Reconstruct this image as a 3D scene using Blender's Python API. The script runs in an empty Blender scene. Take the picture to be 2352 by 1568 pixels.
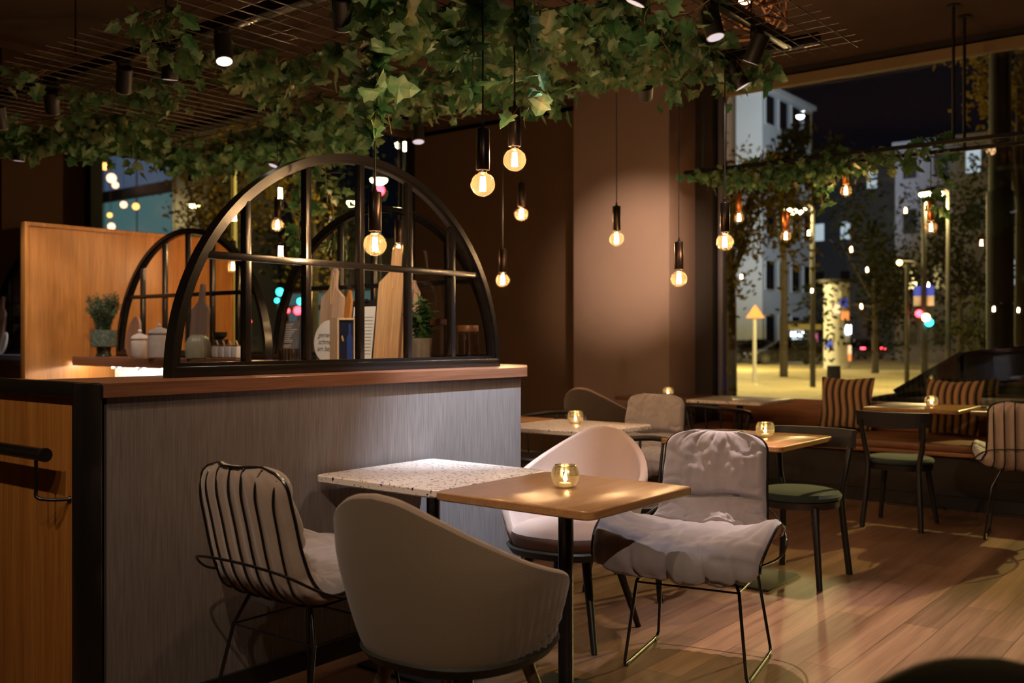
import bpy, bmesh, math, random
from mathutils import Vector, Matrix, Euler, noise
R = math.radians
sc = bpy.context.scene
col = sc.collection
# ------------------------------------------------------------------ camera
F_PX, CX, HY, EYE = 2250.0, 1176.0, 775.0, 1.28
FWD = Vector((0.7837, 0.6211, 0)); RGT = Vector((0.6211, -0.7837, 0))
cd = bpy.data.cameras.new('camera'); cam = bpy.data.objects.new('camera', cd); col.objects.link(cam)
cam.location = (0, 0, EYE); cam.rotation_euler = (R(90), 0, -math.atan2(0.7837, 0.6211))
cd.sensor_width = 36; cd.lens = F_PX * 36 / 2352; cd.shift_y = -(784 - HY) / 2352
cd.clip_start = 0.05; cd.clip_end = 400
cd.dof.use_dof = True; cd.dof.focus_distance = 3.75; cd.dof.aperture_fstop = 2.6
sc.camera = cam
# ------------------------------------------------------------------ world, exposure
w = bpy.data.worlds.new('night'); sc.world = w; w.use_nodes = True
w.node_tree.nodes['Background'].inputs[0].default_value = (0.012, 0.016, 0.03, 1)
w.node_tree.nodes['Background'].inputs[1].default_value = 0.05
sc.view_settings.view_transform = 'Standard'; sc.view_settings.look = 'None'
sc.view_settings.gamma = 1; sc.view_settings.use_curve_mapping = False
sc.view_settings.exposure = 1.45
sc.cycles.use_denoising = True
sc.cycles.max_bounces = 8; sc.cycles.transparent_max_bounces = 24
sc.cycles.sample_clamp_indirect = 3.0
sc.cycles.caustics_reflective = False; sc.cycles.caustics_refractive = False

def unproj(x, y, d):
    """photo pixel and depth along the view -> point of the place (used to survey positions)"""
    p = RGT * ((x - CX) / F_PX * d) + FWD * d
    return Vector((p.x, p.y, EYE + (HY - y) / F_PX * d))
def on_z(x, y, z): return unproj(x, y, (z - EYE) * F_PX / (HY - y))
def on_X(x, y, X): return unproj(x, y, X / (0.7837 + 0.6211 * (x - CX) / F_PX))
def on_Y(x, y, Y): return unproj(x, y, Y / (0.6211 - 0.7837 * (x - CX) / F_PX))

# ------------------------------------------------------------------ materials
MATS = {}
def nt(name):
    m = bpy.data.materials.new(name); m.use_nodes = True
    t = m.node_tree; b = t.nodes['Principled BSDF']; MATS[name] = m
    return m, t, b
def c4(c): return (c[0], c[1], c[2], 1)
def plain(name, c, rough=.5, metal=0, spec=.5, bump=0, bscale=200, sheen=0, emit=None, es=0, vary=0, vscale=3):
    m, t, b = nt(name)
    b.inputs['Base Color'].default_value = c4(c); b.inputs['Roughness'].default_value = rough
    b.inputs['Metallic'].default_value = metal; b.inputs['Specular IOR Level'].default_value = spec
    if sheen: b.inputs['Sheen Weight'].default_value = sheen; b.inputs['Sheen Roughness'].default_value = .5
    if emit: b.inputs['Emission Color'].default_value = c4(emit); b.inputs['Emission Strength'].default_value = es
    tc = t.nodes.new('ShaderNodeTexCoord')
    if vary:
        n = t.nodes.new('ShaderNodeTexNoise'); n.inputs['Scale'].default_value = vscale; n.inputs['Detail'].default_value = 5
        t.links.new(tc.outputs['Object'], n.inputs['Vector'])
        r = t.nodes.new('ShaderNodeValToRGB')
        r.color_ramp.elements[0].position = .3; r.color_ramp.elements[1].position = .7
        r.color_ramp.elements[0].color = c4([v * (1 - vary) for v in c]); r.color_ramp.elements[1].color = c4([min(1, v * (1 + vary)) for v in c])
        t.links.new(n.outputs['Fac'], r.inputs['Fac']); t.links.new(r.outputs['Color'], b.inputs['Base Color'])
    if bump:
        n = t.nodes.new('ShaderNodeTexNoise'); n.inputs['Scale'].default_value = bscale; n.inputs['Detail'].default_value = 3
        t.links.new(tc.outputs['Object'], n.inputs['Vector'])
        bp = t.nodes.new('ShaderNodeBump'); bp.inputs['Strength'].default_value = bump; bp.inputs['Distance'].default_value = .002
        t.links.new(n.outputs['Fac'], bp.inputs['Height']); t.links.new(bp.outputs['Normal'], b.inputs['Normal'])
    return m
def emis(name, c, s):
    m, t, b = nt(name)
    b.inputs['Base Color'].default_value = (0, 0, 0, 1)
    b.inputs['Emission Color'].default_value = c4(c); b.inputs['Emission Strength'].default_value = s
    return m
def wood(name, c1, c2, axis='Z', scale=1.0, rough=.42, planks=None):
    m, t, b = nt(name)
    tc = t.nodes.new('ShaderNodeTexCoord'); mp = t.nodes.new('ShaderNodeMapping')
    s = {'X': (.35, 9, 9), 'Y': (9, .35, 9), 'Z': (9, 9, .35)}[axis]
    mp.inputs['Scale'].default_value = [v * scale for v in s]
    t.links.new(tc.outputs['Object'], mp.inputs['Vector'])
    n = t.nodes.new('ShaderNodeTexNoise'); n.inputs['Scale'].default_value = 1.6; n.inputs['Detail'].default_value = 8; n.inputs['Roughness'].default_value = .65
    n.inputs['Distortion'].default_value = .6
    t.links.new(mp.outputs['Vector'], n.inputs['Vector'])
    r = t.nodes.new('ShaderNodeValToRGB'); r.color_ramp.elements[0].position = .3; r.color_ramp.elements[1].position = .72
    r.color_ramp.elements[0].color = c4(c1); r.color_ramp.elements[1].color = c4(c2)
    t.links.new(n.outputs['Fac'], r.inputs['Fac'])
    n2 = t.nodes.new('ShaderNodeTexNoise'); n2.inputs['Scale'].default_value = 14; n2.inputs['Detail'].default_value = 3
    t.links.new(mp.outputs['Vector'], n2.inputs['Vector'])
    mx = t.nodes.new('ShaderNodeMix'); mx.data_type = 'RGBA'; mx.blend_type = 'MULTIPLY'
    mr = t.nodes.new('ShaderNodeMapRange'); mr.inputs['From Min'].default_value = .3; mr.inputs['From Max'].default_value = .7
    mr.inputs['To Min'].default_value = .78; mr.inputs['To Max'].default_value = 1.1
    t.links.new(n2.outputs['Fac'], mr.inputs['Value'])
    mx.inputs[0].default_value = 1; t.links.new(r.outputs['Color'], mx.inputs[6]); t.links.new(mr.outputs['Result'], mx.inputs[7])
    out = mx.outputs[2]
    if planks:
        bk = t.nodes.new('ShaderNodeTexBrick'); bk.inputs['Scale'].default_value = 1
        bk.inputs['Brick Width'].default_value = planks[0]; bk.inputs['Row Height'].default_value = planks[1]
        bk.inputs['Mortar Size'].default_value = .0015; bk.inputs['Color1'].default_value = (.62, .62, .62, 1); bk.inputs['Color2'].default_value = (1.15, 1.1, 1.05, 1)
        bk.inputs['Mortar'].default_value = (.25, .2, .2, 1); bk.offset = .37; bk.inputs['Bias'].default_value = 0
        t.links.new(tc.outputs['Object'], bk.inputs['Vector'])
        m2 = t.nodes.new('ShaderNodeMix'); m2.data_type = 'RGBA'; m2.blend_type = 'MULTIPLY'; m2.inputs[0].default_value = 1
        t.links.new(out, m2.inputs[6]); t.links.new(bk.outputs['Color'], m2.inputs[7]); out = m2.outputs[2]
    t.links.new(out, b.inputs['Base Color']); b.inputs['Roughness'].default_value = rough
    bp = t.nodes.new('ShaderNodeBump'); bp.inputs['Strength'].default_value = .15; bp.inputs['Distance'].default_value = .002
    t.links.new(n2.outputs['Fac'], bp.inputs['Height']); t.links.new(bp.outputs['Normal'], b.inputs['Normal'])
    return m
def terrazzo(name):
    m, t, b = nt(name)
    tc = t.nodes.new('ShaderNodeTexCoord')
    ns = t.nodes.new('ShaderNodeTexNoise'); ns.inputs['Scale'].default_value = 30; ns.inputs['Detail'].default_value = 1
    t.links.new(tc.outputs['Object'], ns.inputs['Vector'])
    ad = t.nodes.new('ShaderNodeVectorMath'); ad.operation = 'MULTIPLY_ADD'; ad.inputs[1].default_value = (.035, .035, .035)
    t.links.new(ns.outputs['Color'], ad.inputs[0]); t.links.new(tc.outputs['Object'], ad.inputs[2])
    prev = None
    base = (.80, .72, .66, 1)
    for sc_, th in ((72, .28), (40, .18)):
        v = t.nodes.new('ShaderNodeTexVoronoi'); v.inputs['Scale'].default_value = sc_; v.feature = 'F1'
        t.links.new(ad.outputs[0], v.inputs['Vector'])
        sp = t.nodes.new('ShaderNodeSeparateColor'); t.links.new(v.outputs['Color'], sp.inputs[0])
        mu = t.nodes.new('ShaderNodeMath'); mu.operation = 'MULTIPLY'; mu.inputs[1].default_value = th * 1.6
        t.links.new(sp.outputs[0], mu.inputs[0])
        lt = t.nodes.new('ShaderNodeMath'); lt.operation = 'LESS_THAN'
        t.links.new(v.outputs['Distance'], lt.inputs[0]); t.links.new(mu.outputs[0], lt.inputs[1])
        cr = t.nodes.new('ShaderNodeValToRGB'); cr.color_ramp.interpolation = 'CONSTANT'
        e = cr.color_ramp.elements; e[0].color = (.02, .022, .03, 1); e[1].position = .3; e[1].color = (.09, .09, .10, 1)
        for p, cc in ((.5, (.26, .12, .07, 1)), (.66, (.45, .36, .28, 1)), (.8, (.05, .04, .045, 1)), (.92, (.32, .30, .28, 1))):
            q = e.new(p); q.color = cc
        t.links.new(sp.outputs[1], cr.inputs['Fac'])
        mx = t.nodes.new('ShaderNodeMix'); mx.data_type = 'RGBA'
        t.links.new(lt.outputs[0], mx.inputs[0])
        if prev is None: mx.inputs[6].default_value = base
        else: t.links.new(prev, mx.inputs[6])
        t.links.new(cr.outputs['Color'], mx.inputs[7]); prev = mx.outputs[2]
    t.links.new(prev, b.inputs['Base Color']); b.inputs['Roughness'].default_value = .3
    return m
def glass(name, tint=(1, 1, 1), base=.04, gain=1.0, rough=0.0, extra=None):
    m, t, b = nt(name); t.nodes.remove(b)
    out = t.nodes['Material Output']
    lw = t.nodes.new('ShaderNodeLayerWeight'); lw.inputs[0].default_value = .5
    p = t.nodes.new('ShaderNodeMath'); p.operation = 'POWER'; p.inputs[1].default_value = 5; t.links.new(lw.outputs['Facing'], p.inputs[0])
    q = t.nodes.new('ShaderNodeMath'); q.operation = 'MULTIPLY_ADD'; q.inputs[1].default_value = (1 - base) * gain; q.inputs[2].default_value = base; q.use_clamp = True
    t.links.new(p.outputs[0], q.inputs[0])
    tr = t.nodes.new('ShaderNodeBsdfTransparent'); tr.inputs[0].default_value = c4(tint)
    gl = t.nodes.new('ShaderNodeBsdfGlossy'); gl.inputs['Roughness'].default_value = rough
    mx = t.nodes.new('ShaderNodeMixShader'); t.links.new(q.outputs[0], mx.inputs[0]); t.links.new(tr.outputs[0], mx.inputs[1]); t.links.new(gl.outputs[0], mx.inputs[2])
    res = mx.outputs[0]
    if extra:   # (amount, colour): translucent body
        tl = t.nodes.new('ShaderNodeBsdfTranslucent'); tl.inputs[0].default_value = c4(extra[1])
        gx = t.nodes.new('ShaderNodeBsdfGlossy'); gx.inputs['Roughness'].default_value = .18; gx.inputs[0].default_value = c4(extra[2] if len(extra) > 2 else extra[1])
        m3 = t.nodes.new('ShaderNodeMixShader'); m3.inputs[0].default_value = extra[3] if len(extra) > 3 else .45; t.links.new(tl.outputs[0], m3.inputs[1]); t.links.new(gx.outputs[0], m3.inputs[2])
        m2 = t.nodes.new('ShaderNodeMixShader'); m2.inputs[0].default_value = extra[0]; t.links.new(res, m2.inputs[1]); t.links.new(m3.outputs[0], m2.inputs[2]); res = m2.outputs[0]
    t.links.new(res, out.inputs['Surface'])
    return m
def weave(name, c1, c2, scale, rough=.9, sheen=.3):
    m, t, b = nt(name)
    tc = t.nodes.new('ShaderNodeTexCoord')
    mp = t.nodes.new('ShaderNodeMapping'); mp.inputs['Rotation'].default_value = (R(20), R(30), R(45)); t.links.new(tc.outputs['Object'], mp.inputs['Vector'])
    wv = t.nodes.new('ShaderNodeTexWave'); wv.inputs['Scale'].default_value = scale; wv.inputs['Distortion'].default_value = .4; t.links.new(mp.outputs[0], wv.inputs['Vector'])
    r = t.nodes.new('ShaderNodeValToRGB'); r.color_ramp.elements[0].color = c4(c1); r.color_ramp.elements[1].color = c4(c2)
    t.links.new(wv.outputs['Fac'], r.inputs['Fac']); t.links.new(r.outputs['Color'], b.inputs['Base Color'])
    b.inputs['Roughness'].default_value = rough; b.inputs['Sheen Weight'].default_value = sheen
    bp = t.nodes.new('ShaderNodeBump'); bp.inputs['Strength'].default_value = .35; bp.inputs['Distance'].default_value = .002
    t.links.new(wv.outputs['Fac'], bp.inputs['Height']); t.links.new(bp.outputs['Normal'], b.inputs['Normal'])
    return m
def striped(name):
    m, t, b = nt(name)
    tc = t.nodes.new('ShaderNodeTexCoord'); sx = t.nodes.new('ShaderNodeSeparateXYZ'); t.links.new(tc.outputs['Object'], sx.inputs[0])
    wz = t.nodes.new('ShaderNodeMath'); wz.operation = 'SINE'
    m1 = t.nodes.new('ShaderNodeMath'); m1.operation = 'MULTIPLY'; m1.inputs[1].default_value = 14; t.links.new(sx.outputs[2], m1.inputs[0]); t.links.new(m1.outputs[0], wz.inputs[0])
    m2 = t.nodes.new('ShaderNodeMath'); m2.operation = 'MULTIPLY_ADD'; m2.inputs[1].default_value = .014; t.links.new(wz.outputs[0], m2.inputs[0]); t.links.new(sx.outputs[1], m2.inputs[2])
    m3 = t.nodes.new('ShaderNodeMath'); m3.operation = 'MULTIPLY'; m3.inputs[1].default_value = 17; t.links.new(m2.outputs[0], m3.inputs[0])
    fl = t.nodes.new('ShaderNodeMath'); fl.operation = 'FRACT'; t.links.new(m3.outputs[0], fl.inputs[0])
    r = t.nodes.new('ShaderNodeValToRGB'); e = r.color_ramp.elements; e[0].position = 0; e[0].color = (.5, .3, .16, 1); e[1].position = .38; e[1].color = (.42, .22, .1, 1)
    for p, c in ((.45, (.02, .012, .01, 1)), (.72, (.03, .018, .012, 1)), (.78, (.2, .14, .07, 1)), (.93, (.24, .17, .09, 1)), (1, (.5, .3, .16, 1))):
        q = e.new(p); q.color = c
    t.links.new(fl.outputs[0], r.inputs['Fac']); t.links.new(r.outputs['Color'], b.inputs['Base Color']); b.inputs['Roughness'].default_value = .9; b.inputs['Sheen Weight'].default_value = .3
    return m
def leafmat(name, c1, c2, c3, rough=.45):
    m, t, b = nt(name); out = t.nodes['Material Output']
    tc = t.nodes.new('ShaderNodeTexCoord')
    n = t.nodes.new('ShaderNodeTexNoise'); n.inputs['Scale'].default_value = 11; n.inputs['Detail'].default_value = 3
    t.links.new(tc.outputs['Object'], n.inputs['Vector'])
    r = t.nodes.new('ShaderNodeValToRGB'); e = r.color_ramp.elements; e[0].position = .3; e[0].color = c4(c1); e[1].position = .68; e[1].color = c4(c3)
    q = e.new(.5); q.color = c4(c2)
    t.links.new(n.outputs['Fac'], r.inputs['Fac']); t.links.new(r.outputs['Color'], b.inputs['Base Color']); b.inputs['Roughness'].default_value = rough
    if rough > .8: b.inputs['Specular IOR Level'].default_value = 0
    tl = t.nodes.new('ShaderNodeBsdfTranslucent'); t.links.new(r.outputs['Color'], tl.inputs[0])
    mx = t.nodes.new('ShaderNodeMixShader'); mx.inputs[0].default_value = .25
    t.links.new(b.outputs[0], mx.inputs[1]); t.links.new(tl.outputs[0], mx.inputs[2]); t.links.new(mx.outputs[0], out.inputs['Surface'])
    return m

BLACK = plain('black_metal', (.009, .008, .008), .25, .0, .6)
BLACKM = plain('matt_black_metal', (.01, .009, .009), .5)
BRONZE = plain('bronze_socket', (.045, .03, .024), .32, .85)
LITSOCK = plain('orange_lit', (.75, .27, .09), .3, .9)  # orange light falling on the sockets is put into their colour
CHROME = plain('polished_steel', (.7, .7, .72), .15, 1)
GREYCL = None
def wallcloth():
    m, t, b = nt('grey_wallcovering')
    tc = t.nodes.new('ShaderNodeTexCoord'); mp = t.nodes.new('ShaderNodeMapping'); mp.inputs['Scale'].default_value = (160, 160, 7)
    t.links.new(tc.outputs['Object'], mp.inputs['Vector'])
    n = t.nodes.new('ShaderNodeTexNoise'); n.inputs['Scale'].default_value = 1; n.inputs['Detail'].default_value = 4; t.links.new(mp.outputs[0], n.inputs['Vector'])
    r = t.nodes.new('ShaderNodeValToRGB'); r.color_ramp.elements[0].position = .3; r.color_ramp.elements[1].position = .7
    r.color_ramp.elements[0].color = (.15, .13, .125, 1); r.color_ramp.elements[1].color = (.23, .205, .20, 1)
    t.links.new(n.outputs['Fac'], r.inputs['Fac']); t.links.new(r.outputs['Color'], b.inputs['Base Color']); b.inputs['Roughness'].default_value = .85
    return m
CLOTH = wallcloth()
BROWNW = plain('brown_wall', (.13, .072, .040), .8, bump=.3, bscale=60, vary=.05)
MAUVEW = plain('mauve_wall', (.27, .185, .15), .8, bump=.3, bscale=60, vary=.04)
DARKW = plain('dark_wall', (.03, .022, .018), .8, vary=.1)
CEIL = plain('brown_ceiling', (.12, .072, .05), .9, vary=.08)
OLIVE = plain('olive_panel', (.11, .105, .05), .75, vary=.1)
JAMB = plain('grey_window_metal', (.16, .16, .2), .4, .3)
YTRIM = plain('brass_window_trim', (.30, .21, .11), .5, .3)
FLOOR = wood('oak_floor', (.13, .066, .036), (.31, .185, .12), 'X', .7, .38, planks=(1.25, .15))
COUNT = wood('walnut_counter', (.15, .06, .032), (.30, .14, .08), 'X', 1.0, .38)
COUNTY = wood('walnut_counter_side', (.15, .06, .032), (.30, .14, .08), 'Y', 1.0, .38)
PANEL = wood('orange_oak_panel', (.31, .11, .02), (.55, .235, .05), 'Z', .8, .4)
OAKT = wood('oak_tabletop', (.34, .17, .07), (.48, .26, .11), 'X', 1.2, .28)
OAKD = wood('dark_oak_tabletop', (.10, .045, .025), (.18, .09, .05), 'X', 1.2, .3)
BENCHW = wood('bench_wood', (.26, .1, .04), (.40, .18, .08), 'Y', 1, .45)
BWOOD = plain('black_stained_wood', (.012, .011, .011), .42, vary=.2)
BOARD = wood('olive_wood_board', (.46, .24, .10), (.80, .52, .28), 'Z', 1.1, .5)
BOARDP = wood('pale_mango_board', (.30, .17, .10), (.70, .50, .36), 'Z', .9, .55)
BOARDD = wood('brown_board', (.18, .08, .04), (.34, .17, .09), 'Z', 1.0, .5)
BOARDG = wood('grey_brown_board', (.16, .10, .07), (.30, .19, .14), 'Z', 1.0, .6)
TERR = terrazzo('terrazzo')
VELG = plain('grey_velvet', (.30, .265, .275), .95, bump=.4, bscale=350, sheen=.7, vary=.07, vscale=12)
VELB = plain('beige_velvet', (.40, .30, .235), .95, bump=.4, bscale=350, sheen=.5, vary=.05, vscale=12)
PINK = plain('pink_velvet', (.56, .415, .345), .95, bump=.3, bscale=350, sheen=.4, vary=.04, vscale=9)
TAUPE = weave('taupe_weave', (.165, .12, .075), (.30, .225, .145), 55)
BROWNSH = weave('dark_brown_weave', (.05, .035, .025), (.1, .07, .05), 55)
GREENF = plain('bottle_green_fabric', (.022, .036, .03), .95, bump=.4, bscale=300, sheen=.08, vary=.1, vscale=20)
DGREEN = plain('dark_green_shell', (.03, .035, .025), .5)
TANLEG = plain('bronze_leg', (.22, .17, .10), .35, .7)
STRIPE = striped('striped_cushion_fabric')
BENCHC = plain('tan_leather', (.20, .085, .035), .55, vary=.1)
CERAM = plain('cream_ceramic', (.52, .43, .35), .3, vary=.12, vscale=25)
SAGE = plain('sage_ceramic', (.33, .31, .21), .3, vary=.08, vscale=25)
GREENC = plain('green_speckled_ceramic', (.10, .125, .09), .25, vary=.45, vscale=45)
GREYC = plain('grey_relief_ceramic', (.32, .285, .27), .45, vary=.1, vscale=20)
WHITEC = plain('white_ceramic', (.82, .78, .76), .25)
DARKC = plain('dark_green_glaze', (.03, .035, .022), .2)
WAX = plain('wax', (.9, .78, .55), .5, emit=(1, .62, .25), es=1.2)
TILE = None
def tiles():
    m, t, b = nt('pale_green_tiles')
    tc = t.nodes.new('ShaderNodeTexCoord'); sx = t.nodes.new('ShaderNodeSeparateXYZ'); cx = t.nodes.new('ShaderNodeCombineXYZ')
    t.links.new(tc.outputs['Object'], sx.inputs[0]); t.links.new(sx.outputs[1], cx.inputs[0]); t.links.new(sx.outputs[2], cx.inputs[1])
    bk = t.nodes.new('ShaderNodeTexBrick'); bk.inputs['Scale'].default_value = 1; bk.inputs['Brick Width'].default_value = .075; bk.inputs['Row Height'].default_value = .25
    bk.offset = 0; bk.inputs['Mortar Size'].default_value = .004; bk.inputs['Color1'].default_value = (.50, .62, .58, 1); bk.inputs['Color2'].default_value = (.68, .76, .72, 1)
    bk.inputs['Mortar'].default_value = (.9, .9, .86, 1); t.links.new(cx.outputs[0], bk.inputs['Vector']); t.links.new(bk.outputs['Color'], b.inputs['Base Color']); b.inputs['Roughness'].default_value = .2
    return m
TILE = tiles()
IVY = leafmat('ivy_green', (.04, .12, .05), (.10, .20, .08), (.27, .29, .15))
IVYL = leafmat('ivy_deep_green', (.04, .15, .06), (.08, .22, .09), (.20, .30, .15))
BASIL = leafmat('basil_green', (.06, .16, .04), (.10, .24, .07), (.2, .3, .12))
ROSE = leafmat('rosemary_green', (.05, .09, .035), (.09, .13, .06), (.16, .18, .1))
STEM = plain('vine_stem', (.22, .18, .07), .6)
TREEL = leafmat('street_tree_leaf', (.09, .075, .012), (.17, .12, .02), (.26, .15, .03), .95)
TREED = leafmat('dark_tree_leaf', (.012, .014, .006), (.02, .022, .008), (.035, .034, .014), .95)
BARK = plain('bark', (.06, .045, .03), .9)
WICK = plain('wicker', (.45, .24, .12), .7)
GLASSP = glass('screen_glass', (.97, .98, .97), .03, .8)
GLASSW = glass('window_glass', (.92, .93, .92), .05, .9)
GLASSB = glass('bulb_glass', (1, .95, .88), .05, .9, extra=(.016, (1, .8, .5)))
GLASSJ = glass('jar_glass', (.86, .8, .72), .12, .9)
GLASSR = glass('ribbed_glass', (.7, .62, .55), .2, .9, .1)
CANDG = glass('olive_candle_glass', (.55, .47, .30), .25, .8, .08, extra=(.86, (.13, .10, .055), (.42, .35, .22), .82))
ACRYL = glass('acrylic', (.8, .78, .82), .06, .9, extra=(.35, (.6, .58, .62)))
FIL = emis('filament', (1, .60, .29), 480)
FILD = emis('filament_small', (1, .50, .19), 170)
FLAME = emis('flame', (1, .72, .42), 150)
LENS = emis('spot_lens', (1, .88, .78), 2.5)
LENSD = emis('spot_lens_dim', (.9, .78, .85), .3)
LED = emis('led_strip_light', (1, .86, .70), 38)
# street
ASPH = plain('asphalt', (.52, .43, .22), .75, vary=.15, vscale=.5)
PAVE = plain('pavement', (.16, .15, .12), .8, vary=.1, vscale=1)
CARP = plain('black_car_paint', (.008, .008, .010), .16, .3, 1.0)
CARG = glass('car_glass', (.12, .13, .12), .07, 1)
TYRE = plain('tyre', (.01, .01, .01), .8)
RIM = plain('alloy_wheel', (.4, .38, .33), .3, .8)
POLE = plain('galvanised_pole', (.035, .03, .024), .6, .0)
FACW = plain('white_render', (.42, .44, .48), .9, vary=.05, vscale=.3)
FACB = plain('brown_render', (.17, .10, .06), .9, vary=.1, vscale=.3)
FACD = plain('dark_brick', (.06, .055, .06), .9, vary=.1, vscale=.3)
FACL = plain('lavender_render', (.13, .125, .16), .9, vary=.05, vscale=.3)
WDARK = plain('dark_window_pane', (.01, .01, .012), .15)
WLIT = emis('lit_window_pane', (.62, .75, .85), .3)
WWARM = emis('warm_window_pane', (1, .6, .3), .8)
TEAL = emis('teal_lit_glazing', (.075, .16, .165), .33)
TEALB = emis('blue_lit_glazing', (.075, .115, .19), .3)
LAMPY = emis('street_lamp_glow', (1, .82, .36), 12)
LAMPW = emis('white_lamp_glow', (.75, .9, 1), 9)
REDL = emis('red_light', (1, .03, .05), 7)
CYANL = emis('cyan_light', (.02, .8, .75), 5)
AMBL = emis('amber_light', (1, .55, .15), 7)
BLUEL = emis('blue_led', (.05, .09, 1), 3)
ORANGEG = emis('orange_globe', (1, .42, .1), 1.6)
PEACHG = emis('peach_globe', (1, .55, .33), 1.4)
SIGNB = plain('blue_sign', (.03, .05, .4), .5, emit=(.05, .08, .5), es=.3)
SIGNW = plain('white_sign', (.7, .7, .7), .5)
SIGNO = plain('orange_sign', (.7, .25, .06), .5, emit=(1, .3, .08), es=.5)
INK = plain('black_ink', (.16, .15, .15), .6)
PAPER = plain('paper_white', (.75, .75, .72), .6)
GREENP = plain('green_print', (.05, .30, .10), .6)
NAVY = plain('navy_print', (.008, .012, .035), .35)
BLUEP = plain('blue_print', (.02, .05, .22), .4)
GOLDP = plain('gold_print', (.5, .3, .1), .4)
FRAMEW = wood('pale_frame_wood', (.60, .40, .24), (.78, .56, .36), 'Z', 1, .5)
ROPE = plain('jute_cord', (.55, .36, .2), .9)

# ------------------------------------------------------------------ mesh helper
class MB:
    def __init__(s): s.bm = bmesh.new(); s.mi = 0; s.mats = []
    def _new(s, before):
        for f in s.bm.faces[before:] if False else []: pass
    def box(s, c, size, rot=None, bevel=0, seg=2):
        b = bmesh.new(); bmesh.ops.create_cube(b, size=1)
        for v in b.verts: v.co = Vector((v.co.x * size[0], v.co.y * size[1], v.co.z * size[2]))
        if bevel: bmesh.ops.bevel(b, geom=list(b.edges), offset=bevel, segments=seg, profile=.5, affect='EDGES')
        return s._merge(b, c, rot)
    def _merge(s, b, c=(0, 0, 0), rot=None):
        M = Matrix.Translation(Vector(c))
        if rot is not None: M = M @ (rot if isinstance(rot, Matrix) else Euler(rot).to_matrix().to_4x4())
        mp = {}
        for v in b.verts: mp[v] = s.bm.verts.new(M @ v.co)
        for f in b.faces:
            try: s.bm.faces.new([mp[v] for v in f.verts])
            except ValueError: pass
        b.free(); return s
    def rings(s, rings, closed_ring=True, cap=True, close=False):
        vs = [[s.bm.verts.new(p) for p in r] for r in rings]
        n = len(vs[0]); m = len(vs)
        for i in range(m if close else m - 1):
            a, b = vs[i], vs[(i + 1) % m]
            for j in range(n if closed_ring else n - 1):
                k = (j + 1) % n
                try: s.bm.faces.new((a[j], a[k], b[k], b[j]))
                except ValueError: pass
        if cap and closed_ring and not close:
            try: s.bm.faces.new(vs[0][::-1]); s.bm.faces.new(vs[-1])
            except ValueError: pass
        return s
    def tube(s, pts, r, n=8, closed=False):
        pts = [Vector(p) for p in pts]; m = len(pts)
        rr = r if isinstance(r, (list, tuple)) else [r] * m
        rings = []; up = None
        for i in range(m):
            a = pts[i - 1] if (i > 0 or closed) else pts[i]; b = pts[(i + 1) % m] if (i < m - 1 or closed) else pts[i]
            t = (b - a).normalized()
            if up is None:
                up = Vector((0, 0, 1)) if abs(t.z) < .9 else Vector((1, 0, 0))
            u = (up - t * up.dot(t))
            if u.length < 1e-4: u = Vector((1, 0, 0)) - t * t.x
            u.normalize(); v = t.cross(u); up = u
            rings.append([pts[i] + (u * math.cos(2 * math.pi * k / n) + v * math.sin(2 * math.pi * k / n)) * rr[i] for k in range(n)])
        return s.rings(rings, close=closed)
    def cyl(s, p0, p1, r0, r1=None, n=16): return s.tube([p0, p1], [r0, r0 if r1 is None else r1], n)
    def lathe(s, prof, c=(0, 0, 0), n=24, rfun=None, cap=True):
        rings = []
        for (r, z) in prof:
            rings.append([Vector((c[0] + (r if rfun is None else rfun(r, z, 2 * math.pi * k / n)) * math.cos(2 * math.pi * k / n), c[1] + (r if rfun is None else rfun(r, z, 2 * math.pi * k / n)) * math.sin(2 * math.pi * k / n), c[2] + z)) for k in range(n)])
        return s.rings(rings, cap=cap)
    def prism(s, poly, h0, h1, plane='XY'):
        def P(a, b, h): return {'XY': (a, b, h), 'XZ': (a, h, b), 'YZ': (h, a, b)}[plane]
        lo = [s.bm.verts.new(P(a, b, h0)) for a, b in poly]; hi = [s.bm.verts.new(P(a, b, h1)) for a, b in poly]
        n = len(poly); s.bm.faces.new(lo[::-1]); s.bm.faces.new(hi)
        for i in range(n): s.bm.faces.new((lo[i], lo[(i + 1) % n], hi[(i + 1) % n], hi[i]))
        return s
    def sphere(s, c, r, n=16, sz=1):
        b = bmesh.new(); bmesh.ops.create_uvsphere(b, u_segments=n, v_segments=max(6, n // 2), radius=r)
        for v in b.verts: v.co.z *= sz
        return s._merge(b, c)
    def grid(s, f, nu, nv):
        vs = [[s.bm.verts.new(f(i / nu, j / nv)) for j in range(nv + 1)] for i in range(nu + 1)]
        for i in range(nu):
            for j in range(nv): s.bm.faces.new((vs[i][j], vs[i + 1][j], vs[i + 1][j + 1], vs[i][j + 1]))
        return s
def obj(name, mb, mat, parent=None, loc=None, rot=None, smooth=True, angle=.65):
    bm = mb.bm
    bmesh.ops.recalc_face_normals(bm, faces=bm.faces)
    for e in bm.edges:
        if len(e.link_faces) == 2:
            try: e.smooth = e.calc_face_angle() < angle
            except ValueError: pass
    me = bpy.data.meshes.new(name)
    for f in bm.faces: f.smooth = smooth
    bm.to_mesh(me); bm.free()
    me.materials.append(mat)
    o = bpy.data.objects.new(name, me); col.objects.link(o)
    if parent: o.parent = parent
    if loc is not None: o.location = loc
    if rot is not None: o.rotation_euler = rot
    return o
def tag(o, label, cat, group=None, kind=None):
    o['label'] = label; o['category'] = cat
    if group: o['group'] = group
    if kind: o['kind'] = kind
    return o
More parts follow.
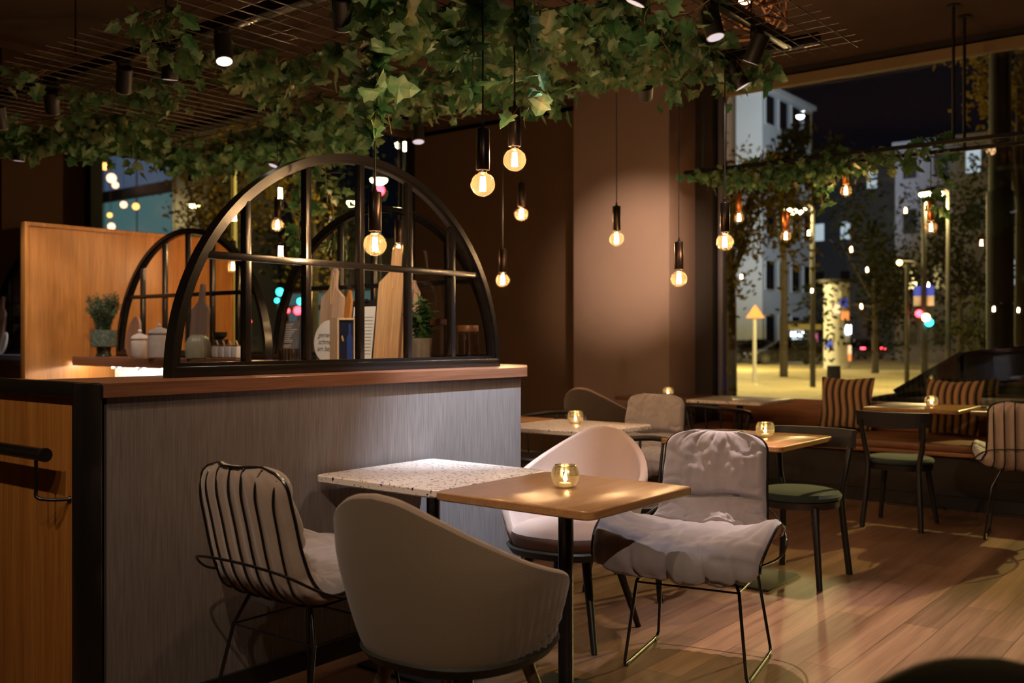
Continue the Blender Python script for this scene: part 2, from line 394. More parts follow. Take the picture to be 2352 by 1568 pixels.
def thing(name, label, cat, loc=(0, 0, 0), rz=0, group=None):
    o = bpy.data.objects.new(name, None); col.objects.link(o); o.empty_display_size = .1
    o.location = loc; o.rotation_euler = (0, 0, rz)
    return tag(o, label, cat, group)
def struct(name, mb, mat, loc=None):
    o = obj(name, mb, mat, loc=loc); o['kind'] = 'structure'; return o
def dup(root, loc=None, rz=None, label=None, group=None, mats=None):
    def cp(o, par):
        c = o.copy(); col.objects.link(c); c.parent = par
        if mats and o.type == 'MESH' and o.data.materials and o.data.materials[0] in mats:
            c.data = o.data.copy(); c.data.materials[0] = mats[o.data.materials[0]]
        for ch in [x for x in bpy.data.objects if x.parent == o]: cp(ch, c)
        return c
    r = cp(root, None)
    if loc is not None: r.location = loc
    if rz is not None: r.rotation_euler = (0, 0, rz)
    if label: r['label'] = label
    if group: r['group'] = group
    return r
def spline(pts, n=8, closed=False):
    pts = [Vector(p) for p in pts]; out = []; m = len(pts)
    rng = m if closed else m - 1
    for i in range(rng):
        p1, p2 = pts[i], pts[(i + 1) % m]
        p0 = pts[i - 1] if (i > 0 or closed) else p1 * 2 - p2
        p3 = pts[(i + 2) % m] if (i < m - 2 or closed) else p2 * 2 - p1
        for k in range(n):
            t = k / n
            out.append(.5 * ((2 * p1) + (p2 - p0) * t + (2 * p0 - 5 * p1 + 4 * p2 - p3) * t * t + (3 * p1 - p0 - 3 * p2 + p3) * t ** 3))
    if not closed: out.append(pts[-1])
    return out
def rrect(hx, hy, r, n=5):
    o = []
    for cx_, cy_, a0 in ((hx - r, hy - r, 0), (-hx + r, hy - r, 90), (-hx + r, -hy + r, 180), (hx - r, -hy + r, 270)):
        for k in range(n + 1):
            a = R(a0 + 90 * k / n); o.append((cx_ + r * math.cos(a), cy_ + r * math.sin(a)))
    return o
def spotlight(name, loc, target, energy, color, size=60, blend=.6, radius=.03):
    l = bpy.data.lights.new(name, 'SPOT'); l.energy = energy; l.color = color; l.spot_size = R(size); l.spot_blend = blend; l.shadow_soft_size = radius
    o = bpy.data.objects.new(name, l); col.objects.link(o); o.location = loc
    o.rotation_euler = (Vector(target) - Vector(loc)).to_track_quat('-Z', 'Y').to_euler()
    return o
def point(name, loc, energy, color, radius=.1):
    l = bpy.data.lights.new(name, 'POINT'); l.energy = energy; l.color = color; l.shadow_soft_size = radius
    o = bpy.data.objects.new(name, l); col.objects.link(o); o.location = loc; return o

# ------------------------------------------------------------------ the room
XW = 8.75; ZC = 3.8
struct('floor', MB().box((3.35, 6.5, -.05), (10.8, 20.2, .1)), FLOOR)
struct('ceiling', MB().box((3.35, 2.5, ZC + .05), (10.9, 12.0, .1)).box((3.35, 12.5, 4.65), (10.9, 8.2, .1)).box((3.35, 8.55, 4.2), (10.9, .1, .9)), CEIL)
struct('wall_left', MB().box((3.35, 16.55, 2.3), (10.9, .1, 4.6)), BROWNW)
struct('wall_back', MB().box((-2.05, 6.5, 2.3), (.1, 20.2, 4.6)), BROWNW)
struct('wall_right', MB().box((3.35, -3.45, ZC / 2), (10.9, .1, ZC)), DARKW)
# window wall X = 8.75
struct('wall_front', MB().box((XW + .13, 7.25, ZC / 2), (.2, 2.5, ZC)).box((XW + .13, 5.3, ZC / 2), (.2, 1.4, ZC)).box((XW + .13, 7.25, 4.2), (.2, 2.5, .9)), BROWNW)
struct('wall_far', MB().box((XW + .13, 16.4, 2.3), (.2, .3, 4.6)), DARKW)
struct('trim_1', MB().box((XW + .13, .5, .35), (.24, 8, .7)).box((XW + .13, 12.4, .35), (.24, 7.8, .7)), DARKW)
struct('trim_2', MB().box((XW - .02, .45, 3.66), (.07, 7.7, .09)), YTRIM)
struct('trim_3', MB().box((XW + .13, .45, 3.76), (.2, 7.7, .1)).box((XW + .13, 12.4, 4.55), (.2, 7.8, .1)), DARKW)
struct('trim_4', MB().box((XW + .05, 4.52, 1.9), (.16, .22, 3.8)), DARKW)
struct('trim_5', MB().box((XW - .02, 4.8, 1.9), (.06, .34, 3.8)), OLIVE)
struct('window_1', MB().box((XW + .05, .45, 2.16), (.012, 7.66, 2.92)), GLASSW)
wf = MB().box((XW + .03, 4.335, 2.1), (.1, .05, 3.1), bevel=.006)
struct('trim_6', wf, JAMB)
struct('window_2', MB().box((XW + .05, 12.4, 2.6), (.012, 7.8, 3.8)), GLASSW)
struct('trim_7', MB().box((XW + .02, 8.55, 2.6), (.1, .08, 3.8)).box((XW + .02, 16.22, 2.6), (.1, .1, 3.8)), BLACKM)
# pillar by the windows, column at the left
struct('wall_pillar', MB().box((8.48, 5.15, ZC / 2), (.56, 1.1, ZC), bevel=.004), MAUVEW)
struct('wall_column', MB().box((4.78, 10.3, 2.3), (.62, .6, 4.6)), BROWNW)
struct('baseboard_front', MB().box((7.76, .6, .05), (.03, 7.4, .1)), BLACKM)

# bench under the window
bench = thing('window_bench', 'long built-in wooden bench with tan leather seat under the large window', 'bench', (0, 0, 0))
obj('base', MB().box((8.23, .6, .2), (.84, 7.4, .39)), DARKW, bench)
obj('seat_board', MB().box((8.22, .6, .405), (.92, 7.4, .03), bevel=.006), BENCHW, bench)
for k in range(5):
    obj('seat_cushion', MB().box((8.21, -2.3 + 1.48 * k + .0, .45), (.86, 1.46, .06), bevel=.02), BENCHC, bench)
obj('backrest', MB().box((8.66, .6, .6), (.04, 7.4, .24), bevel=.006), BENCHW, bench)
def cushion(loc, yaw, label, tilt=-.28):
    m = MB()
    def f(u, v):
        a, b = u * 2 - 1, v * 2 - 1
        t = .055 * max(0, (1 - abs(a) ** 2.6)) ** .5 * max(0, (1 - abs(b) ** 2.6)) ** .5
        k = 1 - .09 * (1 - abs(a * b)) * max(abs(a), abs(b)) ** 4
        return a, b, t, k
    def s1(u, v):
        a, b, t, k = f(u, v); return Vector((-t, a * .23 * k, .23 + b * .23 * k))
    def s2(u, v):
        a, b, t, k = f(u, v); return Vector((t + .001, a * .23 * k, .23 + b * .23 * k))
    m.grid(s1, 16, 16); m.grid(s2, 16, 16)
    bmesh.ops.remove_doubles(m.bm, verts=m.bm.verts, dist=.002)
    o = obj('striped_cushion', m, STRIPE, loc=loc, rot=(0, -tilt, yaw))
    return tag(o, label, 'cushion', 'striped cushions on the window bench')
cushion((8.44, 3.02, .49), .05, 'wavy striped cushion leaning on the bench behind the terrazzo window table')
cushion((8.44, 2.16, .49), -.12, 'wavy striped cushion leaning on the bench behind the oak window table')

# ------------------------------------------------------------------ the island with its counter
island = thing('bar_island', 'grey clad island partition with walnut counter top and chamfered corner', 'counter', (0, 0, 0))
obj('front_panel', MB().prism([(1.66, 2.98), (3.83, 2.98), (4.12, 3.24), (4.09, 3.28), (3.81, 3.03), (1.66, 3.03)], 0.0, 1.088), CLOTH, island)
obj('baseboard', MB().prism([(1.66, 2.965), (3.84, 2.965), (4.14, 3.235), (4.12, 3.25), (3.83, 2.98), (1.66, 2.98)], 0.0, .075), BLACKM, island)
obj('counter_top', MB().prism([(1.64, 2.955), (3.85, 2.955), (4.20, 3.225), (4.24, 3.45), (4.24, 3.6), (3.86, 3.6), (3.72, 3.43), (1.64, 3.43)], 1.088, 1.133), COUNT, island)
obj('back_shelf', MB().box((4.05, 5.52, 1.11), (.38, 3.84, .045), bevel=.003), COUNTY, island)
obj('shelf_lip', MB().box((3.868, 5.52, 1.076), (.014, 3.84, .026)), COUNTY, island)
obj('tiled_wall', MB().box((4.23, 5.5, .56), (.04, 3.86, 1.07)), TILE, island)
obj('inner_panel', MB().box((2.75, 3.405, .54), (2.1, .03, 1.08)), CLOTH, island)
ul = thing('led_strip', 'bright led strip glowing under the back shelf above green tiles', 'light')
obj('housing', MB().box((3.96, 5.55, 1.083), (.03, 3.78, .008)), CHROME, ul)
obj('diffuser', MB().tube([(3.96, 3.67, 1.076), (3.96, 7.43, 1.076)], .009, 12), LED, ul)
for k, yy in enumerate((7.0, 6.66, 6.33, 6.02)):
    h = thing('hook', 'small white-tipped double hook screwed under the back shelf', 'hook', (3.98, yy, 1.087), 0, 'hooks under the back shelf')
    obj('stem', MB().cyl((0, 0, 0), (0, 0, -.035), .006, n=8).box((0, 0, -.036), (.012, .09, .008)), BLACKM, h)
    for s in (-1, 1): obj('tip', MB().sphere((0, s * .045, -.038), .014, 10), WHITEC, h)
# wood partition at far end of the island
wp = thing('wood_partition', 'tall orange oak partition standing behind the potted rosemary', 'partition')
obj('panel', MB().box((4.43, 7.49, 1.08), (1.80, .04, 2.09)), PANEL, wp)
obj('edge_post', MB().box((3.515, 7.485, 1.0775), (.03, .07, 2.155), bevel=.002), PANEL, wp)
obj('top_rail', MB().box((4.43, 7.485, 2.14), (1.8, .07, .03), bevel=.002), PANEL, wp)
obj('end_post', MB().box((5.345, 7.485, 1.0775), (.03, .07, 2.155), bevel=.002), PANEL, wp)
b2 = thing('back_partition', 'grey brown partition with a shelf beyond the oak partition', 'partition')
obj('panel', MB().box((4.30, 9.75, 1.15), (.05, 2.1, 2.3)), MAUVEW, b2)
obj('shelf', MB().box((4.05, 9.2, 1.11), (.38, 3.3, .04)), JAMB, b2)

# panel with handrail at the left end
gate = thing('end_panel', 'orange wood end panel in black steel frame with a handrail', 'panel', (1.6, 0, 0))
obj('board', MB().box((.01, 3.75, .55), (.03, 1.44, 1.1)), PANEL, gate)
obj('frame', MB().box((.0, 2.99, .568), (.075, .06, 1.136), bevel=.008).box((.0, 3.77, 1.112), (.06, 1.5, .048), bevel=.006), BLACK, gate)
rail = obj('handrail', MB().tube([(-.075, 3.115, .905), (-.075, 4.45, .905)], .021, 20), BLACK, gate)
obj('rail_end_cap', MB().tube([(-.075, 3.106, .905), (-.075, 3.118, .905)], .0225, 20), BLACKM, rail)
for yy in (3.17, 4.2):
    obj('bracket', MB().tube(spline([(-.075, yy, .905), (-.075, yy, .80), (-.075, yy - .005, .765), (-.05, yy - .04, .757), (.0, yy - .085, .757)], 5), .006, 10).cyl((-.006, yy - .08, .757), (.0, yy - .085, .757), .012), BLACK, gate)

# ------------------------------------------------------------------ arched glass screens
AR = .943
def arch(label, loc, rz):
    t = thing('arched_screen', label, 'screen', loc, rz, 'black arched glass screens on the counters')
    def ring(r0, r1, d, n=64):
        m = MB(); rs = []
        for k in range(n + 1):
            a = math.pi * k / n; c, s = math.cos(a), math.sin(a)
            rs.append([Vector((r0 * c, -d, max(0, r0 * s))), Vector((r1 * c, -d, max(0, r1 * s))), Vector((r1 * c, d, max(0, r1 * s))), Vector((r0 * c, d, max(0, r0 * s)))])
        m.rings(rs); return m
    m = ring(AR - .029, AR, .029); m.box((0, 0, .02), (2 * AR - .02, .06, .04), bevel=.003)
    fr = obj('frame', m, BLACK, t, angle=.4)
    m = ring(AR - .040, AR - .0295, .017); m.box((0, 0, .047), (2 * AR - .07, .034, .013))
    obj('glazing_bead', m, BLACK, fr, angle=.4)
    for x in (-.6, -.3, 0, .3, .6):
        zt = math.sqrt((AR - .035) ** 2 - x * x)
        obj('mullion', MB().box((x, 0, (zt + .05) / 2), (.028, .034, zt - .05), bevel=.002), BLACK, t)
    hw = math.sqrt((AR - .035) ** 2 - .46 ** 2)
    obj('transom', MB().box((0, 0, .46), (hw * 2, .036, .028), bevel=.002), BLACK, t)
    pts = [((AR - .035) * math.cos(math.pi * k / 48), (AR - .035) * math.sin(math.pi * k / 48)) for k in range(49)]
    pts = [(x, max(.05, z)) for x, z in pts]
    obj('glass_pane', MB().prism(pts, -.002, .002, 'XZ'), GLASSP, t, smooth=False)
    return t
a1 = arch('large black arched window screen on the front counter, nearest one', (2.96, 3.2, 1.133), 0)
a3 = dup(a1, (4.14, 4.35, 1.133), R(90), 'black arched screen behind the cutting boards, right one on the back shelf')
a2 = dup(a1, (4.14, 6.30, 1.133), R(90), 'black arched screen in front of the orange oak partition, behind the ceramic jars')
a4 = dup(a1, (4.14, 8.49, 1.133), R(90), 'black arched screen at the left edge beyond the oak partition')

# ------------------------------------------------------------------ tables
def table(x0, x1, y0, y1, mat, label, z=.75, cat='table'):
    cx_, cy_ = (x0 + x1) / 2, (y0 + y1) / 2
    t = thing('cafe_table', label, cat, (cx_, cy_, 0), 0, 'square cafe tables')
    hx, hy = (x1 - x0) / 2 - .002, (y1 - y0) / 2 - .002
    m = MB(); rs = []
    for dz, ins in ((-.03, .010), (-.024, 0), (-.003, 0), (0, .003)):
        rs.append([Vector((a, b, z + dz)) for a, b in rrect(hx - ins, hy - ins, .035)])
    m.rings(rs); obj('tabletop', m, mat, t)
    obj('column', MB().cyl((0, 0, .01), (0, 0, z - .03), .027, n=24).box((0, 0, z - .036), (.3, .3, .01)), BLACK, t)
    obj('base_plate', MB().box((0, 0, .006), (.42, .42, .012), bevel=.003), BLACKM, t)
    return t
table(2.47, 3.14, 1.655, 2.31, OAKT, 'square oak cafe table in the foreground with a candle on it')
table(2.49, 3.16, 2.31, 2.955, TERR, 'white terrazzo cafe table against the grey partition')
table(4.54, 5.21, 3.03, 3.73, TERR, 'white terrazzo cafe table beyond the partition corner, candle on it')
table(4.54, 5.21, 3.75, 4.43, OAKT, 'oak cafe table just visible past the partition corner')
table(4.52, 5.22, 1.92, 2.60, OAKT, 'oak cafe table in the middle of the room behind the grey lounge chair')
table(7.5, 8.2, 3.36, 4.06, TERR, 'terrazzo cafe table by the window bench near the pillar')
table(7.5, 8.2, 4.08, 4.78, OAKD, 'dark wood cafe table against the pillar with a candle')
table(7.55, 8.25, 1.87, 2.56, OAKT, 'pale oak cafe table at the window bench with a candle')
table(7.55, 8.25, 1.12, 1.80, OAKD, 'dark cafe table at the window bench, at the right edge')

def candle(loc, label, sc_=1.0):
    t = thing('candle_holder', label, 'candle holder', loc, 0, 'glass candle holders on the tables')
    rf = lambda r, z, a: r * (1 - .035 * abs(math.cos(a * 4)) ** 14)
    prof = [(.026, 0), (.032, .003), (.040, .012), (.0475, .028), (.050, .042), (.0485, .056), (.043, .070), (.0385, .077), (.0365, .077)]
    obj('glass', MB().lathe([(r * sc_, z * sc_) for r, z in prof], n=64, rfun=rf, cap=False), CANDG, t)
    obj('rim', MB().tube([(.0385 * sc_ * math.cos(a / 12 * math.pi), .0385 * sc_ * math.sin(a / 12 * math.pi), .0775 * sc_) for a in range(24)], .0012, 6, closed=True), CHROME, t)
    obj('tealight', MB().lathe([(.02, .002), (.021, .003), (.021, .016), (.017, .016), (.0, .014)]), WAX, t)
    obj('flame', MB().lathe([(.0, .018), (.006, .024), (.0075, .031), (.0045, .042), (.0, .052)], n=12), FLAME, t)
    return t
c0 = candle((2.84, 2.01, .75), 'brass-tinted glass candle holder on the foreground oak table')
dup(c0, (4.97, 3.44, .75), .3, 'glass candle holder glowing on the terrazzo table beyond the partition')
dup(c0, (4.94, 2.19, .75), .7, 'brass-tinted candle holder on the oak table behind the grey lounge chair')
dup(c0, (7.86, 4.42, .75), .2, 'small glowing candle holder on the dark table by the pillar')
dup(c0, (7.94, 2.16, .75), .9, 'glowing candle holder on the pale oak table at the window')
dup(c0, (7.95, 1.25, .75), .4, 'candle holder on the dark table behind the striped wire chair')

# ------------------------------------------------------------------ upholstered wire lounge chair (front = +x)
PROF = [(.285, .435), (.322, .445), (.330, .468), (.25, .482), (.09, .478), (-.06, .468), (-.155, .480), (-.208, .53), (-.238, .61), (-.262, .71), (-.284, .80), (-.302, .885)]
PS = spline([(x, 0, z) for x, z in PROF], 12)
def prof_at(v):
    f = v * (len(PS) - 1); i = min(int(f), len(PS) - 2); t = f - i
    p = PS[i].lerp(PS[i + 1], t); d = (PS[i + 1] - PS[i]).normalized()
    return p, Vector((-d.z, 0, d.x)) * -1, d        # normal towards the sitter
WID = [(0, .22), (.06, .27), (.14, .31), (.3, .33), (.42, .325), (.5, .30), (.58, .25), (.66, .225), (.8, .216), (.90, .212), (1, .208)]
def wid(v):
    for (a, wa), (b, wb) in zip(WID, WID[1:]):
        if v <= b:
            t = (v - a) / (b - a); t = t * t * (3 - 2 * t); k = max(0, (v - .90) / .10); return (wa + (wb - wa) * t) * max(.12, 1 - k ** 3.2) ** .38
    return WID[-1][1] * .12 ** .38
def curl(v, u):
    k = max(0, abs(u) - .35) / .65
    seat = math.exp(-((v - .36) / .15) ** 2); back = max(0, min(1, (v - .55) / .1))
    return k ** 1.8 * (.105 * seat + .03 * back), seat
def surf(u, v):
    p, n, d = prof_at(v); c, seat = curl(v, u); wv = wid(v)
    return Vector((p.x, u * wv, p.z)) + n * c, n
def wire_lounge(label, loc, rz, pad=VELG, under=VELB, group='padded wire lounge chairs'):
    t = thing('wire_lounge_chair', label, 'chair', loc, rz, group)
    def th(u, v):
        e = max(0, 1 - abs(u) ** 5) ** .5 * max(0, 1 - abs(2 * v - 1) ** 14) ** .5
        gr = lambda x, p=4: -(1 - abs(math.sin(x))) ** p
        h = .062 * e
        h -= .050 * math.exp(-((v - .735 - .006 * math.sin(5 * u)) / .009) ** 2) * e + .012 * math.exp(-((v - .735) / .03) ** 2) * e
        h -= .022 * math.exp(-((v - .53) / .016) ** 2) * e
        wob = noise.noise(Vector((u * 2, v * 7, 1)))
        h += .022 * gr(v * 30 + 2.2 * wob + 1.3 * u) * abs(u) ** 2.2 * e
        h += .020 * gr(u * 7.5 + 1.6 * wob + .4) * max(math.exp(-((v - .10) / .10) ** 2), .5 * math.exp(-((v - .30) / .1) ** 2)) * e
        h += .014 * gr(u * 9 + 1.2 * wob) * math.exp(-((v - .97) / .05) ** 2) * e
        h += .010 * gr(u * 6 + v * 9 + 3 * wob, 3) * math.exp(-((v - .60) / .07) ** 2) * e
        h += .020 * noise.noise(Vector((u * 2.6, v * 8, 4))) * e + .006 * noise.noise(Vector((u * 9, v * 26, 9))) * e
        return h
    def top(a, b):
        u, v = a * 2 - 1, b; p, n = surf(u, v); return p + n * th(u, v)
    m = MB().grid(top, 80, 150)
    obj('cushion', m, pad, t, angle=3)
    def bot(a, b):
        u, v = a * 2 - 1, b; p, n = surf(u, v)
        e = max(0, 1 - abs(u) ** 6) ** .5 * max(0, 1 - abs(2 * v - 1) ** 14) ** .5
        return p - n * (.028 + .004 * math.sin(u * 26)) * e
    obj('cushion_lining', MB().grid(bot, 40, 80), under, t, angle=3)
    m = MB()
    per = []
    def fp(u, v, off=-.006): p, n = surf(u, v); return p + n * off
    vs = [.04 + .955 * k / 60 for k in range(61)]
    per = [fp(1.015, v) for v in vs] + [fp(u, 1.0, -.010) for u in (.8, .4, 0, -.4, -.8)] + [fp(-1.015, v) for v in vs[::-1]] + [fp(u, .03, -.03) for u in (-.6, 0, .6)]
    m.tube(per, .0055, 8, closed=True)
    obj('rim_wire', m, BLACK, t)
    for k in range(7):
        y0 = -.18 + .06 * k; pp = []
        vstop = max([v_ / 400 for v_ in range(320, 401) if abs(y0) <= wid(v_ / 400) * .94])
        for j in range(61):
            v = .1 + (vstop - .1) * j / 60; wv = wid(v)
            ys = y0 * (1 + .25 * max(0, min(1, (.62 - v) / .2)))
            p, n = surf(max(-1, min(1, ys / wv)), v); pp.append(p - n * (.034 - .026 * max(0, min(1, (v - vstop + .10) / .10)) ** 2))
        obj('rib', MB().tube(pp, .0042, 7), BLACK, t)
    hp = [(.29, .27, .45), (.10, .325, .455), (-.05, .33, .475), (-.18, .30, .51), (-.275, .225, .57), (-.300, .12, .588)]
    hp = hp + [(-.304, 0, .592)] + [(x, -y, z) for x, y, z in hp[::-1]]
    obj('hoop', MB().tube(spline(hp, 6), .0045, 8), BLACK, t)
    for s in (-1, 1):
        pts = [(.13, .15 * s, .445), (.17, .20 * s, .33), (.205, .235 * s, .03), (.195, .238 * s, .012), (.15, .238 * s, .009), (-.16, .238 * s, .009), (-.205, .238 * s, .012), (-.215, .235 * s, .03), (-.15, .2 * s, .33), (-.12, .15 * s, .435)]
        leg = obj('sled_leg', MB().tube(pts, .0065, 10), BLACK, t)
        for x in (.17, -.175): obj('glide', MB().box((x, .238 * s, .007), (.03, .018, .013), bevel=.003), BLACKM, leg)
    q = [(.17, .20, .33), (.17, -.20, .33), (-.15, -.20, .33), (-.15, .20, .33)]
    obj('brace', MB().tube(q, .004, 6, closed=True), BLACK, t)
    return t
w2 = wire_lounge('grey padded wire lounge chair facing the foreground oak table', (3.50, 1.83, 0), R(192))
w1 = dup(w2, (2.13, 2.55, 0), R(1), 'wire-backed lounge chair seen from behind beside the grey partition')
w4 = dup(w2, (6.95, 1.30, 0), R(8), 'wire-backed lounge chair seen from behind at the right edge')
w5 = dup(w2, (5.72, 3.42, 0), R(188), 'mauve padded lounge chair beyond the rear terrazzo table, near the pillar')

# ------------------------------------------------------------------ upholstered shell chair (front = +x)
def shell_chair(label, loc, rz, outer, inner, seatm, legm, legtype='taper', pleats=0.0, group='upholstered shell chairs'):
    t = thing('shell_chair', label, 'chair', loc, rz, group)
    TH = R(128)
    def rim(a):
        k = abs(a) / TH
        for i in range(len(RIM) - 1):
            if k <= RIM[i + 1].x: s = (k - RIM[i].x) / max(1e-6, RIM[i + 1].x - RIM[i].x); return RIM[i].z + (RIM[i + 1].z - RIM[i].z) * s
        return .45
    RIM = spline([(x_, 0, z_) for x_, z_ in [(0, .858), (.12, .846), (.25, .802), (.4, .735), (.55, .675), (.7, .635), (.82, .61), (.9, .582), (.96, .53), (1, .45)]], 8)
    Z0 = .385
    def P(a, z, off=0):
        s = (z - Z0) / .465; sw = s ** .75
        rx = .245 + .085 * sw + off; ry = .235 + .085 * min(1, s * 1.6) ** .7 - .05 * max(0, s - .5) + off
        n = 2.5
        ca, sa = math.cos(a), math.sin(a)
        k = (abs(ca) ** n + abs(sa) ** n) ** (-1 / n)
        ca2, sa2 = ca * k, sa * k
        lean = -.03 * s * max(0, ca)
        return Vector((-rx * ca2 + lean + .01, ry * sa2, z))
    def sh(off, pl):
        def f(u, v):
            a = (u * 2 - 1) * TH; zt = rim(a); z = Z0 + (zt - Z0) * v
            o = off
            if pl:
                ww = math.exp(-((abs(a) - R(98)) / R(26)) ** 2) * math.exp(-((v - .25) / .42) ** 2)
                o += pl * ww * ((1 - abs(math.sin(abs(a) * 25 + (v - .3) * 3))) ** 2 * 2 - .6)
            return P(a, z, o)
        return f
    N, M = 150, 26
    m = MB().grid(sh(0, pleats), N, M)
    obj('shell', m, outer, t, angle=3)
    m = MB()
    def inn(u, v):
        p = sh(-.03, 0)(u, v); return p
    m.grid(inn, 80, 20)
    # rolled edge joining outer and inner faces
    obj('inner_padding', m, inner, t, angle=3)
    m = MB(); rs = []
    path = [(0, v / 10) for v in range(0, 10)] + [(u / 70, 1) for u in range(0, 71)] + [(1, 1 - v / 10) for v in range(1, 11)]
    for u, v in path:
        po, pi = sh(0, 0)(u, v), sh(-.03, 0)(u, v); mid = (po + pi) / 2; d = (po - pi) / 2
        if 0 < u < 1: out = Vector((0, 0, 1))
        else: out = Vector((1, 0, .2)).normalized()
        if u in (0, 1) and v >= .99: out = Vector((.7, 0, .7))
        rs.append([mid + d * math.cos(q * math.pi / 6) + out * (.012 * math.sin(q * math.pi / 6)) for q in range(7)])
    m.rings(rs, closed_ring=False, cap=False)
    obj('edge_piping', m, inner, t, angle=3)
    rs = []
    for z, k in ((.392, .80), (.40, .97), (.425, 1.0), (.455, .985), (.473, .90), (.479, .6), (.48, .2)):
        rs.append([Vector((.03 + .245 * k * abs(math.cos(a)) ** .78 * math.copysign(1, math.cos(a)), .232 * k * abs(math.sin(a)) ** .78 * math.copysign(1, math.sin(a)), z)) for a in [2 * math.pi * j / 40 for j in range(40)]])
    obj('seat', MB().rings(rs), seatm, t)
    rs = []
    for z, k in ((.355, .8), (.365, .95), (.395, 1.03), (.402, 1.0)):
        rs.append([Vector((.02 + .262 * k * abs(math.cos(a)) ** .8 * math.copysign(1, math.cos(a)), .25 * k * abs(math.sin(a)) ** .8 * math.copysign(1, math.sin(a)), z)) for a in [2 * math.pi * j / 40 for j in range(40)]])
    obj('seat_base', MB().rings(rs), DGREEN, t)
    for sx, sy in ((1, 1), (1, -1), (-1, 1), (-1, -1)):
        obj('leg', MB().tube([(.13 * sx, .13 * sy, .362), (.225 * sx, .215 * sy, 0)], [.021, .013], 14), legm, t)
    return t
sF = shell_chair('taupe woven shell chair seen from behind in the foreground', (2.15, 1.91, 0), R(4), TAUPE, VELB, VELB, TANLEG, pleats=.009)
sF.scale = (1.05, 1.05, 1.0)
sP = shell_chair('pink velvet shell chair with black legs between terrazzo table and lounge chair', (3.50, 2.44, 0), R(188), PINK, PINK, PINK, BWOOD)
sB = dup(sF, (7.02, 4.55, 0), R(-2), 'dark brown shell chair seen from behind beside the mauve pillar', mats={TAUPE: BROWNSH})
sN = dup(sF, (1.03, .20, 0), R(195), 'dark shell chair back cut off at the bottom right corner', mats={TAUPE: GREENF, VELB: OLIVE})

# ------------------------------------------------------------------ wooden chair with round green seat (front = +x)
def wood_chair(label, loc, rz):
    t = thing('wooden_chair', label, 'chair', loc, rz, 'black wooden chairs with green seats')
    rs = []
    for z, k in ((.425, .9), (.435, 1), (.45, 1.02), (.466, .96), (.474, .8), (.478, .4), (.479, .1)):
        rs.append([Vector((.215 * k * math.cos(a) * (1 + .05 * math.cos(a)), .215 * k * math.sin(a), z)) for a in [2 * math.pi * j / 36 for j in range(36)]])
    obj('seat', MB().rings(rs), GREENF, t)
    obj('seat_frame', MB().lathe([(.17, .385), (.205, .39), (.21, .425), (.19, .43)], n=36), BWOOD, t)
    for sy in (-1, 1):
        obj('leg', MB().tube([(.14, .14 * sy, .40), (.205, .19 * sy, 0)], [.021, .015], 12), BWOOD, t)
        obj('leg', MB().tube(spline([(-.225, .19 * sy, 0), (-.175, .165 * sy, .40), (-.175, .185 * sy, .55), (-.215, .205 * sy, .73)], 6), .018, 12), BWOOD, t)
    rs = []
    for k in range(21):
        a = R(-50 + 5 * k); r0, r1 = .255, .277
        cx_ = -.05
        z0, z1 = .675 + .012 * abs(k - 10) / 10, .785
        rs.append([Vector((cx_ - r0 * math.cos(a) * .75, r0 * math.sin(a) * 1.12, z0)), Vector((cx_ - r1 * math.cos(a) * .75, r1 * math.sin(a) * 1.12, z0)), Vector((cx_ - r1 * math.cos(a) * .78, r1 * math.sin(a) * 1.14, z1)), Vector((cx_ - r0 * math.cos(a) * .78, r0 * math.sin(a) * 1.14, z1))])
    obj('backrest', MB().rings(rs), BWOOD, t)
    return t
k1 = wood_chair('black wooden chair with round green seat beside the middle oak table', (5.06, 2.05, 0), R(180))
k2 = dup(k1, (6.90, 2.08, 0), R(2), 'black wooden chair seen from behind at the pale oak window table')

# spindle armchairs
def spindle_chair(label, loc, rz):
    t = thing('spindle_armchair', label, 'chair', loc, rz, 'black spindle armchairs')
    def rp(a, z, k=1): return Vector((.02 - .27 * k * math.cos(a) + .03, .29 * k * math.sin(a), z))
    top = [rp(R(d), .745 - .075 * (abs(d) / 118) ** 1.4) for d in range(-118, 119, 6)]
    top = [top[0] + Vector((.05, 0, -.035))] + top + [top[-1] + Vector((.05, 0, -.035))]
    obj('arm_rail', MB().tube(top, .0155, 12), BWOOD, t)
    for d in (-105, -62, -38, -13, 13, 38, 62, 105):
        obj('spindle', MB().cyl(rp(R(d), .44, .80), rp(R(d), .745 - .075 * (abs(d) / 118) ** 1.4), .008 if abs(d) < 100 else .016, n=10), BWOOD, t)
    obj('seat', MB().lathe([(.19, .41), (.23, .42), (.232, .44), (.215, .452), (.1, .448)], n=36), BWOOD, t)
    for sx, sy in ((1, 1), (1, -1), (-1, 1), (-1, -1)):
        obj('leg', MB().tube([(.14 * sx, .14 * sy, .415), (.21 * sx, .20 * sy, 0)], [.019, .014], 12), BWOOD, t)
    return t
s1 = spindle_chair('black spindle armchair at the terrazzo window table', (7.12, 3.62, 0), R(0))
s2 = dup(s1, (4.34, 2.62, 0), R(190), 'black curved-rail armchair between pink shell chair and grey lounge chair')

s3_ = dup(s1, (5.55, 4.08, 0), R(180), 'black armchair at the oak table, rail showing past the partition corner')
